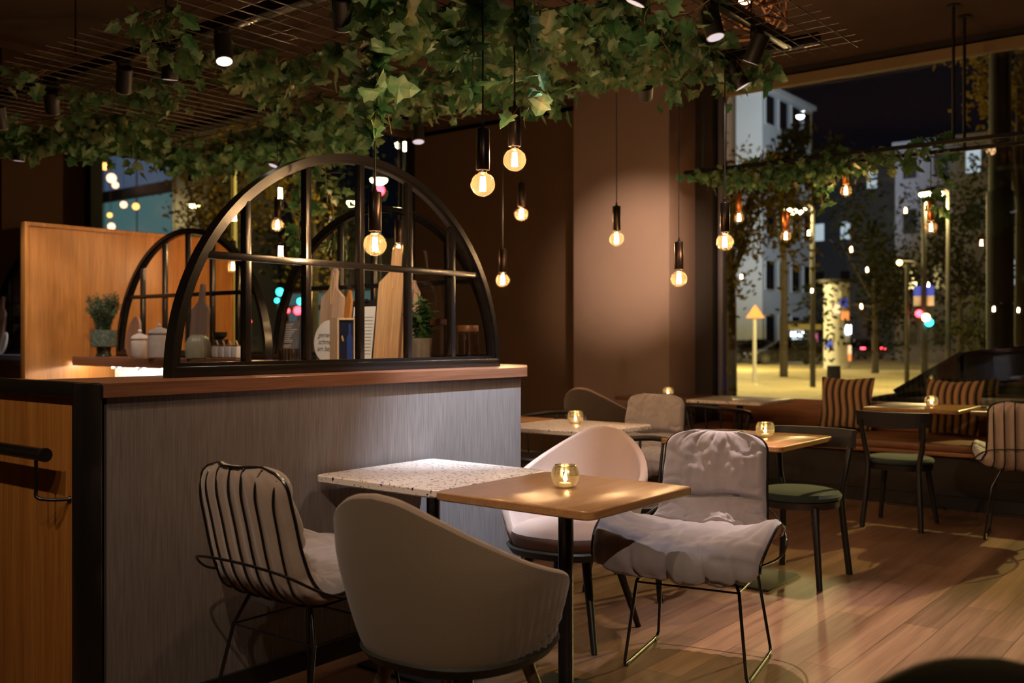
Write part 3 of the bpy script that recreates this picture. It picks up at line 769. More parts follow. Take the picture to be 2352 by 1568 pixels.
# ------------------------------------------------------------------ ceiling mesh rack with track
ZM = 2.88
rack = thing('ceiling_grid', 'black steel mesh grid hung below the ceiling carrying ivy', 'ceiling grid', (0, 0, 0))
m = MB()
x = 2.62 + .06
while x < 5.40:
    m.tube([(x, 1.80, ZM + .006), (x, 8.2, ZM + .006)], .003, 5); x += .12
m2 = MB(); y = 1.86
while y < 8.18:
    m2.tube([(2.62, y, ZM), (5.41, y, ZM)], .003, 5); y += .12
STEELW = plain('mesh_steel', (.10, .08, .07), .4, .5)
obj('long_wires', m, STEELW, rack); obj('cross_wires', m2, STEELW, rack)
for c, s_ in (((3.08, 5.05, ZM + .04), (.055, 6.1, .07)), ((5.22, 5.05, ZM + .03), (.05, 6.1, .06)), ((4.15, 2.17, ZM + .03), (2.2, .05, .06)), ((4.15, 8.08, ZM + .03), (2.2, .05, .06))):
    obj('beam', MB().box(c, s_, bevel=.004), BLACK, rack)
for px_, py_ in ((3.08, 2.4), (3.08, 4.9), (3.08, 7.8), (5.22, 2.4), (5.22, 4.9), (5.22, 7.8), (4.2, 2.17), (2.9, 5.55)):
    obj('hanger_rod', MB().cyl((px_, py_, ZM + .02), (px_, py_, ZC), .005, n=8), BLACKM, rack)

def track_spot(label, mount, aim, lens=LENSD, power=0, color=(1, .86, .74), size=55, blend=.7, L=.15, rad=.045):
    """cylindrical track head hanging from a beam, pointing at aim"""
    piv = Vector(mount) - Vector((0, 0, .075)); d = (Vector(aim) - piv).normalized()
    t = thing('track_spotlight', label, 'spotlight', mount, 0, 'black track spotlights')
    o = -Vector(mount)
    obj('arm', MB().box((0, 0, -.008), (.09, .035, .016)).cyl((0, 0, 0), (0, 0, -.075), .009, n=10), BLACKM, t)
    p = piv + o; a = p - d * L * .4; b = p + d * L * .6
    obj('housing', MB().tube([a, a + d * .004, b - d * .002, b], [rad * .93, rad, rad, rad * .985], 28), BLACKM, t)
    mb = MB(); u = d.orthogonal().normalized(); v = d.cross(u)
    mb.tube([b + (u * math.cos(k * math.pi / 14) + v * math.sin(k * math.pi / 14)) * rad * .93 for k in range(28)], .003, 6, closed=True)
    obj('trim_ring', mb, plain_ring, t)
    obj('lens', MB().tube([b + d * .0005, b + d * .002], rad * .86, 24), lens, t)
    if power:
        l = spotlight('spot_lamp', Vector(b) + Vector(mount) + d * .012, aim, power * 1.2, color, size, blend, .012)
        l.parent = t; l.location = l.location - Vector(mount)
    return t
plain_ring = plain('spot_ring', (.55, .5, .55), .4)
COOL = (1, .84, .76)
ZS = ZM - .002
track_spot('track spotlight with bright lens in the ivy, third along the left track', (3.08, 4.37, ZS), (2.75, 3.65, .6), LENS, 14, COOL, 60)
track_spot('added track spotlight hidden in ivy, lighting the wooden boards', (3.08, 3.45, ZS), (4.0, 4.45, 1.35), LENSD, 42, (1, .76, .56), 50, 1)  # extra head, added to brighten the boards on the back shelf
track_spot('track spotlight beside the bright-lensed one, lens edge-on', (3.08, 4.86, ZS), (3.3, 5.3, .5), LENSD, 10, COOL, 60)
track_spot('track spotlight between two ivy strands on the left track', (3.08, 5.33, ZS), (3.7, 6.6, 1.1), LENSD, 16, COOL, 60)
track_spot('track spotlight hanging low near the left corner of the grid', (3.08, 6.2, ZS), (4.0, 7.46, 1.2), LENSD, 17, COOL, 70)
track_spot('track spotlight cut off at the left edge', (3.08, 6.93, ZS), (3.6, 7.46, 1.0), LENSD, 10, COOL, 60)
track_spot('track spotlight above the tables at the top edge of the view', (3.21, 2.17, ZS), (3.0, 2.35, .7), LENS, 20, (.86, .86, 1), 50)
track_spot('large tilted track spotlight in the ivy near the top edge', (3.65, 2.17, ZS), (3.42, 2.98, .98), LENSD, 150, (.74, .84, 1), 40, .9)
track_spot('track spotlight with pale lens hanging under the ivy near the rack corner', (4.28, 2.17, ZS), (4.16, 1.42, 0), LENSD, 125, (1, .78, .72), 50, .9)
track_spot('dark track spotlight at the right corner of the grid', (4.80, 2.17, ZS), (4.9, 3.2, .7), LENSD, 16, COOL, 50)
track_spot('tilted track spotlight under the grid edge facing the mauve pillar', (5.22, 3.09, ZS), (8.2, 4.95, 2.05), LENSD, 230, (1, .70, .48), 30, 1)
track_spot('small track spotlight behind the top of the front arch', (5.22, 6.65, ZS), (4.5, 6.9, .8), LENSD, 12, COOL, 55)
track_spot('small track spotlight over the orange partition', (5.22, 7.86, ZS), (5.5, 8.6, .8), LENSD, 8, COOL, 55)
track_spot('small track spotlight below the left end of the grid', (3.74, 8.06, ZS), (3.74, 8.3, .8), LENSD, 16, COOL, 70)
track_spot('small track spotlight beside the yellow street lamp glow', (5.22, 5.02, ZS), (4.9, 4.6, .8), LENSD, 10, COOL, 55)
track_spot('track spotlight out over the window aisle', (5.22, 2.5, ZS), (6.2, 1.2, 0), LENSD, 8, (1, .7, .5), 60)

# second track on the camera side of the room, above and behind the viewpoint
tr2 = thing('lighting_track', 'black lighting track on rods above the aisle left of the end panel', 'lighting track')
obj('track', MB().box((.2, 1.0, 2.9), (.04, 5.6, .04)), BLACK, tr2)
for yy in (-1.2, 3.2): obj('hanger_rod', MB().cyl((.2, yy, 2.92), (.2, yy, ZC), .006, n=8), BLACKM, tr2)
Z2 = 2.88
WARM = (1, .72, .48)
track_spot('aisle track spotlight lighting the orange end panel', (.2, 2.9, Z2), (1.6, 3.5, .7), LENSD, 14, WARM, 70, 1)
track_spot('aisle track spotlight lighting the foreground chairs', (.2, 1.1, Z2), (2.2, 2.2, .6), LENSD, 20, WARM, 60, 1)
track_spot('aisle track spotlight lighting the partition', (.2, 2.0, Z2), (2.2, 2.98, .8), LENSD, 11, (1, .78, .62), 70, 1)
track_spot('aisle track spotlight towards the far tables', (.2, -.8, Z2), (4.6, 2.0, .3), LENSD, 60, (1, .72, .5), 60, 1)
# ------------------------------------------------------------------ pendant bulbs
def pendant(label, x, y, zb, ztop, socket=BRONZE, fil=FIL, group='pendant bulbs'):
    t = thing('pendant_bulb', label, 'pendant lamp', (x, y, zb), 0, group)
    obj('cord', MB().tube([(0, 0, .232), (.001, .001, (ztop - zb) * .5), (0, 0, ztop - zb)], .0035, 8), BLACKM, t)
    obj('cord_grip', MB().lathe([(.0035, .238), (.006, .235), (.006, .222), (.009, .218), (.009, .21)], n=14), BRONZE, t)
    obj('socket', MB().lathe([(.024, .211), (.0262, .208), (.0265, .055), (.025, .053), (.022, .053)], n=28), socket, t)
    b = obj('bulb', MB().lathe([(.0135, .056), (.0145, .046), (.019, .040), (.032, .034), (.042, .021), (.0475, .0), (.0445, -.018), (.034, -.034), (.018, -.0445), (.001, -.0475)], n=28, cap=False), GLASSB, t)
    obj('bulb_collar', MB().lathe([(.014, .054), (.0155, .05), (.0145, .044), (.012, .044)], n=18), CHROME, b)
    m = MB()
    for k in range(6):
        a = k * math.pi / 3
        m.cyl((.0075 * math.cos(a), .0075 * math.sin(a), .028), (.0105 * math.cos(a + .25), .0105 * math.sin(a + .25), -.027), .0018, n=5)
    obj('filament', m, fil, b)
    return t
p0 = pendant('large near pendant bulb, left of the pair, hanging lowest', 2.87, 2.417, 1.867, ZM)
def pend2(label, x, y, zb, ztop): return pendant(label, x, y, zb, ztop)
pendant('near pendant bulb, right and higher one of the close pair', 3.115, 2.455, 2.00, ZM)
pendant('pendant bulb hanging in front of the arched screen', 2.766, 2.90, 1.658, ZM)
pendant('pendant bulb against the brown wall, upper one', 5.29, 4.11, 2.123, ZM)
pendant('pendant bulb against the brown wall, low beside the arch', 5.21, 4.21, 1.673, ZM)
pendant('pendant bulb hanging in front of the mauve pillar', 5.33, 3.37, 1.91, ZM)
pendant('pendant bulb hanging low in front of the olive panel', 4.98, 2.73, 1.616, ZM)
pendant('pendant bulb beside the window frame', 4.87, 2.39, 1.798, ZM)
pendant('pendant bulb inside the upper left pane of the front arch', 4.75, 6.05, 2.14, ZM)
pendant('pendant bulb behind the left mullion of the front arch', 4.85, 6.75, 1.86, ZM)
pendant('pendant bulb behind the bulb of the front arch', 4.95, 4.95, 1.90, ZM)
G2 = 'orange-lit pendant bulbs on the window rack'
pendant('pendant bulb with orange-lit sleeve nearest the window frame', 8.0, 3.79, 2.335, 2.74, LITSOCK, FILD, G2)
pendant('pendant bulb with orange-lit sleeve below a street lamp glow, lowest of the left two', 8.0, 3.36, 2.146, 2.74, LITSOCK, FILD, G2)
pendant('highest pendant bulb with orange-lit sleeve, in the middle of the window rack', 8.0, 2.845, 2.484, 2.74, LITSOCK, FILD, G2)
pendant('pendant bulb with orange-lit sleeve under the hanging end of the window ivy', 8.0, 2.18, 2.137, 2.74, LITSOCK, FILD, G2)

# window rack
ZR = 2.76
wr = thing('window_rack', 'narrow black hanging rack with ivy in front of the window', 'hanging rack')
obj('frame', MB().box((7.86, 2.3, ZR), (.025, 3.9, .03)).box((8.24, 2.3, ZR), (.025, 3.9, .03)).box((8.05, 4.24, ZR), (.4, .025, .03)).box((8.05, .36, ZR), (.4, .025, .03)), BLACK, wr)
m = MB()
for k in range(32): m.tube([(7.86, .42 + .12 * k, ZR), (8.24, .42 + .12 * k, ZR)], .0025, 5)
for k in range(3): m.tube([(7.95 + .1 * k, .36, ZR), (7.95 + .1 * k, 4.24, ZR)], .0025, 5)
obj('mesh', m, BLACKM, wr)
for yy, xx in ((1.99, 7.9), (1.99, 8.22), (4.1, 7.9), (.45, 7.9)):
    obj('hanger_rod', MB().cyl((xx, yy, ZR), (xx, yy, ZC - .005), .012, n=8).cyl((xx, yy, ZC - .012), (xx, yy, ZC), .05, n=16), BLACKM, wr)

# wicker lamp above the grid
wl = thing('wicker_lampshade', 'woven wicker drum lampshade glowing above the mesh grid', 'lampshade', (5.62, 2.62, 3.38))
m = MB(); rnd = random.Random(4)
for k in range(150):
    a = rnd.uniform(0, 6.283); z = rnd.uniform(-.2, .2); da = rnd.choice((-1, 1)) * rnd.uniform(.15, .45); dz = rnd.uniform(-.16, .16)
    pts = []
    for j in range(5):
        aa = a + da * j / 4; zz = max(-.2, min(.2, z + dz * j / 4)); rr = .24 + .004 * (k % 3)
        pts.append((rr * math.cos(aa), rr * math.sin(aa), zz))
    m.tube(pts, .0065, 5)
for z in (-.2, .2): m.tube([(.245 * math.cos(k * math.pi / 16), .245 * math.sin(k * math.pi / 16), z) for k in range(32)], .008, 6, closed=True)
obj('woven_shade', m, WICK, wl)
obj('lamp_bulb', MB().sphere((0, 0, 0), .05, 14), emis('wicker_bulb', (1, .55, .25), 5), wl)
obj('cord', MB().cyl((0, 0, .03), (0, 0, ZC - 3.38), .006, n=8), BLACKM, wl)

# ------------------------------------------------------------------ ivy
def leaf_poly(rnd):
    """five-lobed ivy leaf outline in the unit square, stalk at the origin, tip towards +x"""
    pts = [(0, 0), (-.10, .16), (.02, .40), (.26, .34), (.40, .58), (.58, .30), (.78, .26), (1.05, 0)]
    return pts
LP = leaf_poly(None)
def add_leaf(bm, p, d, n, size, fold, rnd):
    d = d.normalized(); s = d.cross(n)
    if s.length < 1e-3: s = d.orthogonal()
    s.normalize(); n = s.cross(d).normalized()
    droop = rnd.uniform(.05, .4)
    def V(a, b):
        zz = fold * abs(b) - droop * a * a * .5 + rnd.uniform(-.03, .03)
        return bm.verts.new(p + (d * a + s * b + n * zz) * size)
    mid = [V(0, 0), V(.35, 0), V(.7, 0), V(1.05, 0)]
    for sg in (1, -1):
        o = [V(a, b * sg * rnd.uniform(.85, 1.1)) for a, b in LP[1:-1]]
        fs = [(mid[0], o[0], o[1]), (mid[0], o[1], mid[1]), (mid[1], o[1], o[2]), (mid[1], o[2], o[3]), (mid[1], o[3], o[4]), (mid[1], o[4], mid[2]), (mid[2], o[4], o[5]), (mid[2], o[5], mid[3])]
        for f in fs:
            try: bm.faces.new(f if sg > 0 else f[::-1])
            except ValueError: pass
def vine(pts, label, group, dens=42, size=(.05, .095), mat=IVY, spread=.07, rnd=None, name='ivy_vine', tendril=True):
    """stem polyline through pts with leaves hanging from it; one thing with parts"""
    path = spline(pts, 6)
    org = path[0].copy()
    t = thing(name, label, 'ivy', org, 0, group)
    loc = [p - org for p in path]
    lb = MB(); sb = MB().tube(loc, .0028, 5); L = sum((loc[i + 1] - loc[i]).length for i in range(len(loc) - 1))
    cnt = max(6, int(L * dens))
    for k in range(cnt):
        f = rnd.random() * (len(loc) - 1.001); i = int(f); p = loc[i].lerp(loc[i + 1], f - i)
        off = Vector((rnd.gauss(0, 1), rnd.gauss(0, 1), rnd.gauss(-.5, .8))) * spread
        q = p + off; d = Vector((rnd.gauss(0, 1), rnd.gauss(0, 1), rnd.gauss(-.75, .6)))
        if d.length < .1: d = Vector((0, 0, -1))
        n = Vector((rnd.gauss(-.35, .7), rnd.gauss(-.35, .7), rnd.gauss(-.2, .8)))
        add_leaf(lb.bm, q, d, n, rnd.uniform(*size), rnd.uniform(.1, .45), rnd)
        if k % 3 == 0: sb.tube([p, (p + q) / 2 + Vector((0, 0, .01)), q], .0012, 4)
    if tendril:
        for k in range(1):
            i = rnd.randrange(len(loc)); p = loc[i]; pp = []
            for j in range(7): pp.append(p + Vector((.02 * math.sin(j * 1.3 + k), .02 * math.cos(j * 1.1), -.022 * j)))
            sb.tube(pp, .0013, 4)
    o = obj('leaves', lb, mat, t, smooth=False); o['kind'] = 'stuff'
    obj('stem', sb, STEM, t)
    return t
rnd = random.Random(11)
def inpoly(x, y, poly):
    c = False; j = len(poly) - 1
    for i in range(len(poly)):
        if (poly[i][1] > y) != (poly[j][1] > y) and x < (poly[j][0] - poly[i][0]) * (y - poly[i][1]) / (poly[j][1] - poly[i][1]) + poly[i][0]: c = not c
        j = i
    return c
def zone(poly, count, label, group, **kw):
    """poly: outline on the grid plane (X, Y in metres)"""
    xs = [p[0] for p in poly]; ys = [p[1] for p in poly]; made = 0; tries = 0
    while made < count and tries < 4000:
        tries += 1
        a = Vector((rnd.uniform(min(xs), max(xs)), rnd.uniform(min(ys), max(ys)), 0))
        if not inpoly(a.x, a.y, poly): continue
        ang = rnd.gauss(R(90), R(50)); L = kw.get('L', .55) * rnd.uniform(.7, 1.3); dv = Vector((math.cos(ang), math.sin(ang), 0))
        pts = []
        for k in range(5):
            q = a + dv * (k / 4 - .5) * L + Vector((rnd.gauss(0, .03), rnd.gauss(0, .03), 0))
            if not inpoly(q.x, q.y, poly): continue
            q.z = ZM - .03 + rnd.uniform(-.03, .04); pts.append(q)
        if len(pts) < 3: continue
        vine(pts, label, group, dens=kw.get('dens', 44), size=kw.get('size', (.055, .10)), mat=rnd.choice((IVY, IVY, IVYL)), spread=kw.get('spread', .055), rnd=rnd)
        made += 1
def zp(pix, z=ZM - .05): return [tuple(on_z(x, y, z)[:2]) for x, y in pix]
zone(zp([(690, 20), (1080, -60), (1330, -60), (1300, 90), (1180, 170), (1000, 130), (760, 170), (640, 120)]), 15, 'dense ivy woven through the near middle of the mesh grid', 'ivy vines in the middle of the grid', size=(.07, .12), dens=48)
zone(zp([(820, 170), (1320, 110), (1500, 60), (1560, 150), (1180, 255), (960, 268), (760, 270)]), 26, 'thick ivy band over the brown wall, behind the near pendant pair', 'ivy vines along the middle back of the grid', size=(.06, .11))
zone(zp([(1320, -20), (1640, -30), (1650, 100), (1700, 150), (1500, 190), (1330, 200)]), 26, 'ivy on the right part of the mesh grid over the pillar', 'ivy vines on the right of the grid', size=(.055, .10))
zone(zp([(1660, 100), (1750, 120), (1760, 165), (1690, 185), (1600, 190)]), 5, 'ivy at the right end corner of the mesh grid', 'ivy at the right corner of the grid', L=.3)
zone(zp([(560, 170), (760, 150), (860, 280), (760, 340), (640, 360), (560, 320), (640, 290)]), 13, 'ivy on the grid above the top of the front arch', 'ivy vines above the front arch', size=(.06, .11))
zone(zp([(420, 95), (600, 110), (760, 130), (700, 215), (560, 190), (440, 165)]), 10, 'ivy clump around the bright spotlight', 'ivy clumps around the bright spotlight', size=(.055, .10), L=.4)
zone(zp([(300, 340), (860, 300), (860, 345), (640, 380), (430, 385), (300, 372)]), 30, 'far ivy hanging along the back edge of the grid above the oak partition', 'ivy vines on the far edge of the grid', size=(.06, .10), L=.7)
zone(zp([(-60, 285), (320, 275), (420, 335), (160, 345), (-60, 330)]), 28, 'dark ivy at the far left corner of the mesh grid', 'ivy vines at the left corner of the grid', size=(.06, .11), L=.7)
zone(zp([(120, 225), (260, 195), (440, 200), (470, 235), (300, 240), (150, 240)]), 7, 'thin ivy strand crossing the left part of the grid', 'thin ivy strands on the left of the grid', L=.5, dens=34)
zone(zp([(20, 175), (110, 165), (110, 200), (30, 205)]), 2, 'small ivy sprig at the left edge of the grid', 'small ivy sprigs on the left', L=.25, dens=30)
zone(zp([(240, 40), (290, 15), (420, 30), (420, 110), (330, 110), (240, 90)]), 5, 'small ivy clump on the near left corner of the grid', 'small ivy clumps near the left corner', L=.35, dens=34)
# hanging strands
def hang(top, bottom, label, dens=60, size=(.05, .10), spread=.035, mat=IVYL, group='trailing ivy strands'):
    a, b = Vector(top), Vector(bottom)
    pts = [a.lerp(b, k / 5) + Vector((rnd.gauss(0, .012), rnd.gauss(0, .012), 0)) for k in range(6)]
    return vine(pts, label, group, dens=dens, size=size, mat=mat, spread=spread, rnd=rnd)
hp_ = Vector(unproj(866, 560, 3.9))
hang((2.62, 2.72, 2.85), (2.755, 2.86, 2.12), 'long leafy ivy strand trailing down in front of the arch top', 62, (.07, .135), .03)
hang((2.74, 2.80, 2.85), (2.80, 2.84, 2.10), 'second ivy strand beside the arch pendant cord', 40, (.06, .11), .025, IVY)
hang((2.90, 2.46, 2.86), (2.86, 2.46, 2.25), 'leafy ivy strand wrapped round the cord of the lower near pendant', 70, (.06, .11), .03)
hang((3.12, 2.45, 2.86), (3.16, 2.42, 2.22), 'leafy ivy strand wrapped round the cord of the higher near pendant', 80, (.06, .11), .035, IVY)
hang((2.95, 2.56, 2.86), (2.93, 2.58, 2.45), 'short ivy strand between the two near pendant cords', 70, (.06, .10), .05, IVY)
hang(unproj(690, 360, 6.8), unproj(682, 575, 6.8), 'ivy strand trailing behind the arch glass, left one', 60, (.05, .09), .04)
hang(unproj(745, 340, 7.2), unproj(772, 570, 7.2), 'ivy strand trailing behind the arch glass, right one', 60, (.05, .10), .06, IVY)
hang(on_z(1668, 150, 2.85), Vector(on_z(1668, 150, 2.85)) + Vector((0, 0, -.22)), 'thin ivy tendril dangling at the right end of the grid', 24, (.04, .06), .015)
hang(on_z(1520, 60, 2.85), Vector(on_z(1540, 70, 2.85)) + Vector((0, 0, -.3)), 'bushy ivy hanging beside the large tilted spotlight', 90, (.05, .09), .08, IVY)
# on the window rack
def rackivy(y0, y1, n, label):
    for k in range(n):
        a = rnd.uniform(y0, y1); L = rnd.uniform(.25, .5)
        pts = [Vector((7.95 + rnd.uniform(-.12, .15), a + L * j / 4, ZR - .03 + rnd.uniform(-.06, .04))) for j in range(5)]
        vine(pts, label, 'ivy vines on the window rack', dens=46, size=(.05, .09), spread=.05, rnd=rnd, mat=rnd.choice((IVY, IVYL)))
rackivy(2.05, 3.95, 24, 'ivy laid along the hanging rack in front of the window')
hang((7.95, 3.05, 2.74), (7.95, 3.02, 2.38), 'short ivy strand hanging from the middle of the window rack', 60, (.05, .09), .035)
hang((7.95, 2.10, 2.76), (7.95, 2.14, 2.30), 'ivy strand hanging at the right end of the window rack', 70, (.06, .10), .04)
hang((7.95, 2.02, 2.86), (7.95, 2.30, 2.78), 'ivy sprig poking above the right end of the window rack', 60, (.05, .09), .04)

# ------------------------------------------------------------------ things on the counters
SZ = 1.1325
def on_shelf(px, X=4.0): # point on the back shelf seen at photo column px
    a = (px - CX) / F_PX; return (X, X * (0.6211 - 0.7837 * a) / (0.7837 + 0.6211 * a), SZ)
def board(label, px, X, wd, h, hh, mat, lean=.10, hole=True, yaw=0, cord=True, stripe=False, group='wooden serving boards'):
    """paddle board: face in local YZ, leaning back towards +x"""
    t = thing('cutting_board', label, 'cutting board', on_shelf(px, X), yaw, group)
    t.rotation_euler = (0, lean, yaw)
    w2, n2 = wd / 2, wd * .13
    poly = [(-w2, 0), (w2, 0), (w2 * .97, h * .93), (n2 * 1.5, h), (n2 * 1.05, h + hh * .2), (n2, h + hh * .85), (n2 * .6, h + hh), (-n2 * .6, h + hh), (-n2, h + hh * .85), (-n2 * 1.05, h + hh * .2), (-n2 * 1.5, h), (-w2 * .97, h * .93)]
    poly = [(a, b) for a, b in poly]
    poly = [(-w2, 0), (w2, 0), (w2 * .985, h * .885), (n2 * 1.25, h), (n2 * 1.0, h + hh * .15), (n2 * .95, h + hh * .85), (n2 * .5, h + hh), (-n2 * .5, h + hh), (-n2 * .95, h + hh * .85), (-n2, h + hh * .15), (-n2 * 1.25, h), (-w2 * .985, h * .885)]
    obj('blade', MB().prism(poly, -.011, .011, 'YZ'), mat, t)
    if stripe: obj('dark_inlay', MB().prism([(-w2 * .62, 0), (-w2 * .80, 0), (-w2 * .80, h * .905), (-w2 * .62, h * .93)], -.0118, -.0108, 'YZ'), BOARDD, t)
    if cord:
        obj('cord', MB().tube(spline([(-.013, 0, h + hh * .8), (-.016, -.02, h + hh * .3), (-.014, -.012, h - .06), (-.014, 0, h - .10), (-.014, .008, h - .05), (-.014, .012, h + hh * .3), (-.013, 0, h + hh * .8)], 5), .0022, 6), ROPE, t)
    return t
board('tall olive wood paddle board with jute cord standing behind the front arch', 894, 3.97, .25, .53, .14, BOARD, stripe=True)
board('narrow pale board standing partly behind the tall olive wood board', 936, 4.03, .11, .46, .02, BOARDP, cord=False)
board('pale mottled paddle board behind the round white sign', 754, 4.03, .20, .45, .13, BOARDP)
board('thin orange edge board tucked behind the pale mottled board', 792, 4.05, .05, .42, .02, PANEL, cord=False)
board('grey brown paddle board leaning behind the ribbed sage vase', 452, 4.05, .20, .40, .13, BOARDG, cord=False)
board('pale board standing at the far left edge', -6, 4.03, .16, .42, .1, BOARDP, cord=False)
rb = thing('round_board', 'oval brown wooden board leaning beside the cream jars', 'cutting board', on_shelf(300, 4.02)); rb.rotation_euler = (0, .16, 0)
obj('blade', MB().prism([(.085 * math.cos(k * math.pi / 20), .155 + .155 * math.sin(k * math.pi / 20)) for k in range(40)], -.009, .009, 'YZ'), BOARDD, rb)
lp = thing('small_plate', 'small pale oval plate leaning on the board at the far left edge', 'plate', on_shelf(4, 3.98)); lp.rotation_euler = (0, .2, 0)
obj('dish', MB().prism([(.05 * math.cos(k * math.pi / 16), .10 + .10 * math.sin(k * math.pi / 16)) for k in range(32)], -.006, .006, 'YZ'), WHITEC, lp)
obj('inner_ring', MB().prism([(.034 * math.cos(k * math.pi / 16), .10 + .08 * math.sin(k * math.pi / 16)) for k in range(32)], -.008, -.006, 'YZ'), GREYC, lp)

def canister(label, px, X, r, h):
    t = thing('lidded_jar', label, 'jar', on_shelf(px, X), 0, 'cream lidded ceramic jars')
    obj('body', MB().lathe([(r * .92, 0), (r, .008), (r * 1.0, h * .9), (r * .93, h * .97), (r * .93, h)], n=36, rfun=lambda q, z, a: q * (1 + (.012 * math.sin(a * 14) if h * .12 < z < h * .88 else 0))), CERAM, t)
    l = obj('lid', MB().lathe([(r * 1.04, h), (r * 1.05, h + .008), (r * .8, h + .028), (r * .3, h + .042), (r * .14, h + .045)], n=32), CERAM, t)
    obj('knob', MB().lathe([(.008, h + .042), (.012, h + .05), (.016, h + .06), (.010, h + .072), (.001, h + .075)], n=16), CERAM, l)
    return t
canister('small cream lidded ceramic jar beside the oval board', 321, 3.93, .062, .135)
canister('large cream lidded ceramic jar next to the front arch foot', 366, 3.92, .080, .175)
# rosemary in footed pot
t = thing('potted_rosemary', 'rosemary in a speckled green footed pot by the oak partition', 'potted plant', on_shelf(238, 3.99))
obj('pot', MB().lathe([(.085, .075), (.098, .08), (.10, .10), (.10, .205), (.094, .205), (.092, .12), (.02, .115)], n=36), GREENC, t)
obj('pot_foot', MB().lathe([(.055, 0), (.06, .005), (.05, .03), (.055, .07), (.085, .077)], n=30), DARKC, t)
m = MB(); lm = MB(); r2 = random.Random(3)
for k in range(60):
    a = r2.uniform(0, 6.283); sp = r2.uniform(.02, .14); L = r2.uniform(.16, .32)
    pts = [Vector((.02 * math.cos(a), .02 * math.sin(a), .12)), Vector((sp * .55 * math.cos(a), sp * .55 * math.sin(a), .2 + L * .45)), Vector((sp * math.cos(a), sp * math.sin(a), .2 + L - .3 * sp))]
    ps = spline(pts, 10); m.tube(ps, .0016, 4)
    for j in range(4, len(ps)):
        for q in range(9):
            d = Vector((r2.gauss(0, 1), r2.gauss(0, 1), r2.gauss(.6, .6))).normalized() * r2.uniform(.02, .036)
            s_ = d.cross(Vector((r2.gauss(0, 1), r2.gauss(0, 1), 1))).normalized() * .0022
            p = ps[j]; vs = [lm.bm.verts.new(p), lm.bm.verts.new(p + d * .5 + s_), lm.bm.verts.new(p + d), lm.bm.verts.new(p + d * .5 - s_)]; lm.bm.faces.new(vs)
obj('stems', m, ROSE, t); obj('needles', lm, ROSE, t, smooth=False)['kind'] = 'stuff'
# sage ribbed vase, bowls, white box
t = thing('ribbed_vase', 'sage green pierced ribbed ceramic vase inside the left foot of the front arch', 'vase', on_shelf(455, 3.93))
obj('body', MB().lathe([(.07, 0), (.082, .01), (.087, .05), (.083, .11), (.066, .145), (.048, .158), (.046, .168), (.040, .168), (.04, .15)], n=96, rfun=lambda q, z, a: q * (1 - (.05 * (.5 + .5 * math.cos(a * 24)) ** 3 if .015 < z < .15 else 0))), SAGE, t)
for k, (dz, nm) in enumerate(((0, 'lower of two dark glazed bowls stacked behind the white box'), (.05, 'upper of two dark glazed bowls stacked behind the white box'))):
    p = on_shelf(507, 4.02)
    o = obj('glazed_bowl', MB().lathe([(.022, .0), (.026, .002), (.048, .022), (.05, .05), (.046, .05), (.044, .025), (.01, .012)], n=28), DARKC, loc=(p[0], p[1] + .012 * k, SZ + .085 + dz))
    tag(o, nm, 'bowl', 'stacked dark bowls')
p = on_shelf(507, 4.02)
tag(obj('wooden_block', MB().box((0, 0, .0425), (.07, .09, .085), bevel=.003), FRAMEW, loc=p), 'small block carrying the dark bowls behind the white box', 'block')
tr = on_shelf(524, 3.92)
tag(obj('wooden_tray', MB().box((0, 0, .006), (.12, .33, .012), bevel=.004), COUNTY, loc=tr), 'thin wooden tray under the white ceramic pots', 'tray')
for k in range(4):
    b = thing('square_pot', ('white square pot with wooden spoon, %s on the thin wooden tray' % ('first from left', 'second from left', 'third from left', 'nearest the mullion')[k]), 'pot', (tr[0], tr[1] + .108 - .072 * k, SZ + .012), 0, 'white square pots on the tray')
    obj('body', MB().box((0, 0, .04), (.07, .069, .08), bevel=.010, seg=3), WHITEC, b)
    obj('wooden_lid', MB().box((0, 0, .083), (.066, .06, .006)), BOARDD, b)
    obj('spoon_handle', MB().tube([(0, .0, .08), (0, .022, .115)], .006, 8), FRAMEW, b)
# acrylic menu with ribbed glass bowl
mn = thing('acrylic_menu', 'slanted acrylic menu holder printed with small white text', 'sign', on_shelf(662, 4.0)); mn.rotation_euler = (R(0), .14, 0)
obj('sheet', MB().prism([(-.085, 0), (.085, 0), (.06, .255), (-.075, .255)], -.002, .002, 'YZ'), ACRYL, mn)
m = MB(); z = .235
r3 = random.Random(8)
while z > .05:
    L = r3.uniform(.05, .11); m.box((-.0035, .055 - L / 2 - .0, z), (.0015, L, .0035)); z -= .0115 if r3.random() > .2 else .02
obj('printed_lines', m, WHITEC, mn)
p = on_shelf(668, 3.9)
tag(obj('ribbed_glass_bowl', MB().lathe([(.055, 0), (.075, .004), (.082, .08), (.079, .08), (.072, .008), (.02, .006)], n=96, rfun=lambda q, z, a: q * (1 + .03 * math.cos(a * 24))), GLASSR, loc=p), 'ribbed smoked glass bowl in front of the acrylic menu', 'bowl')
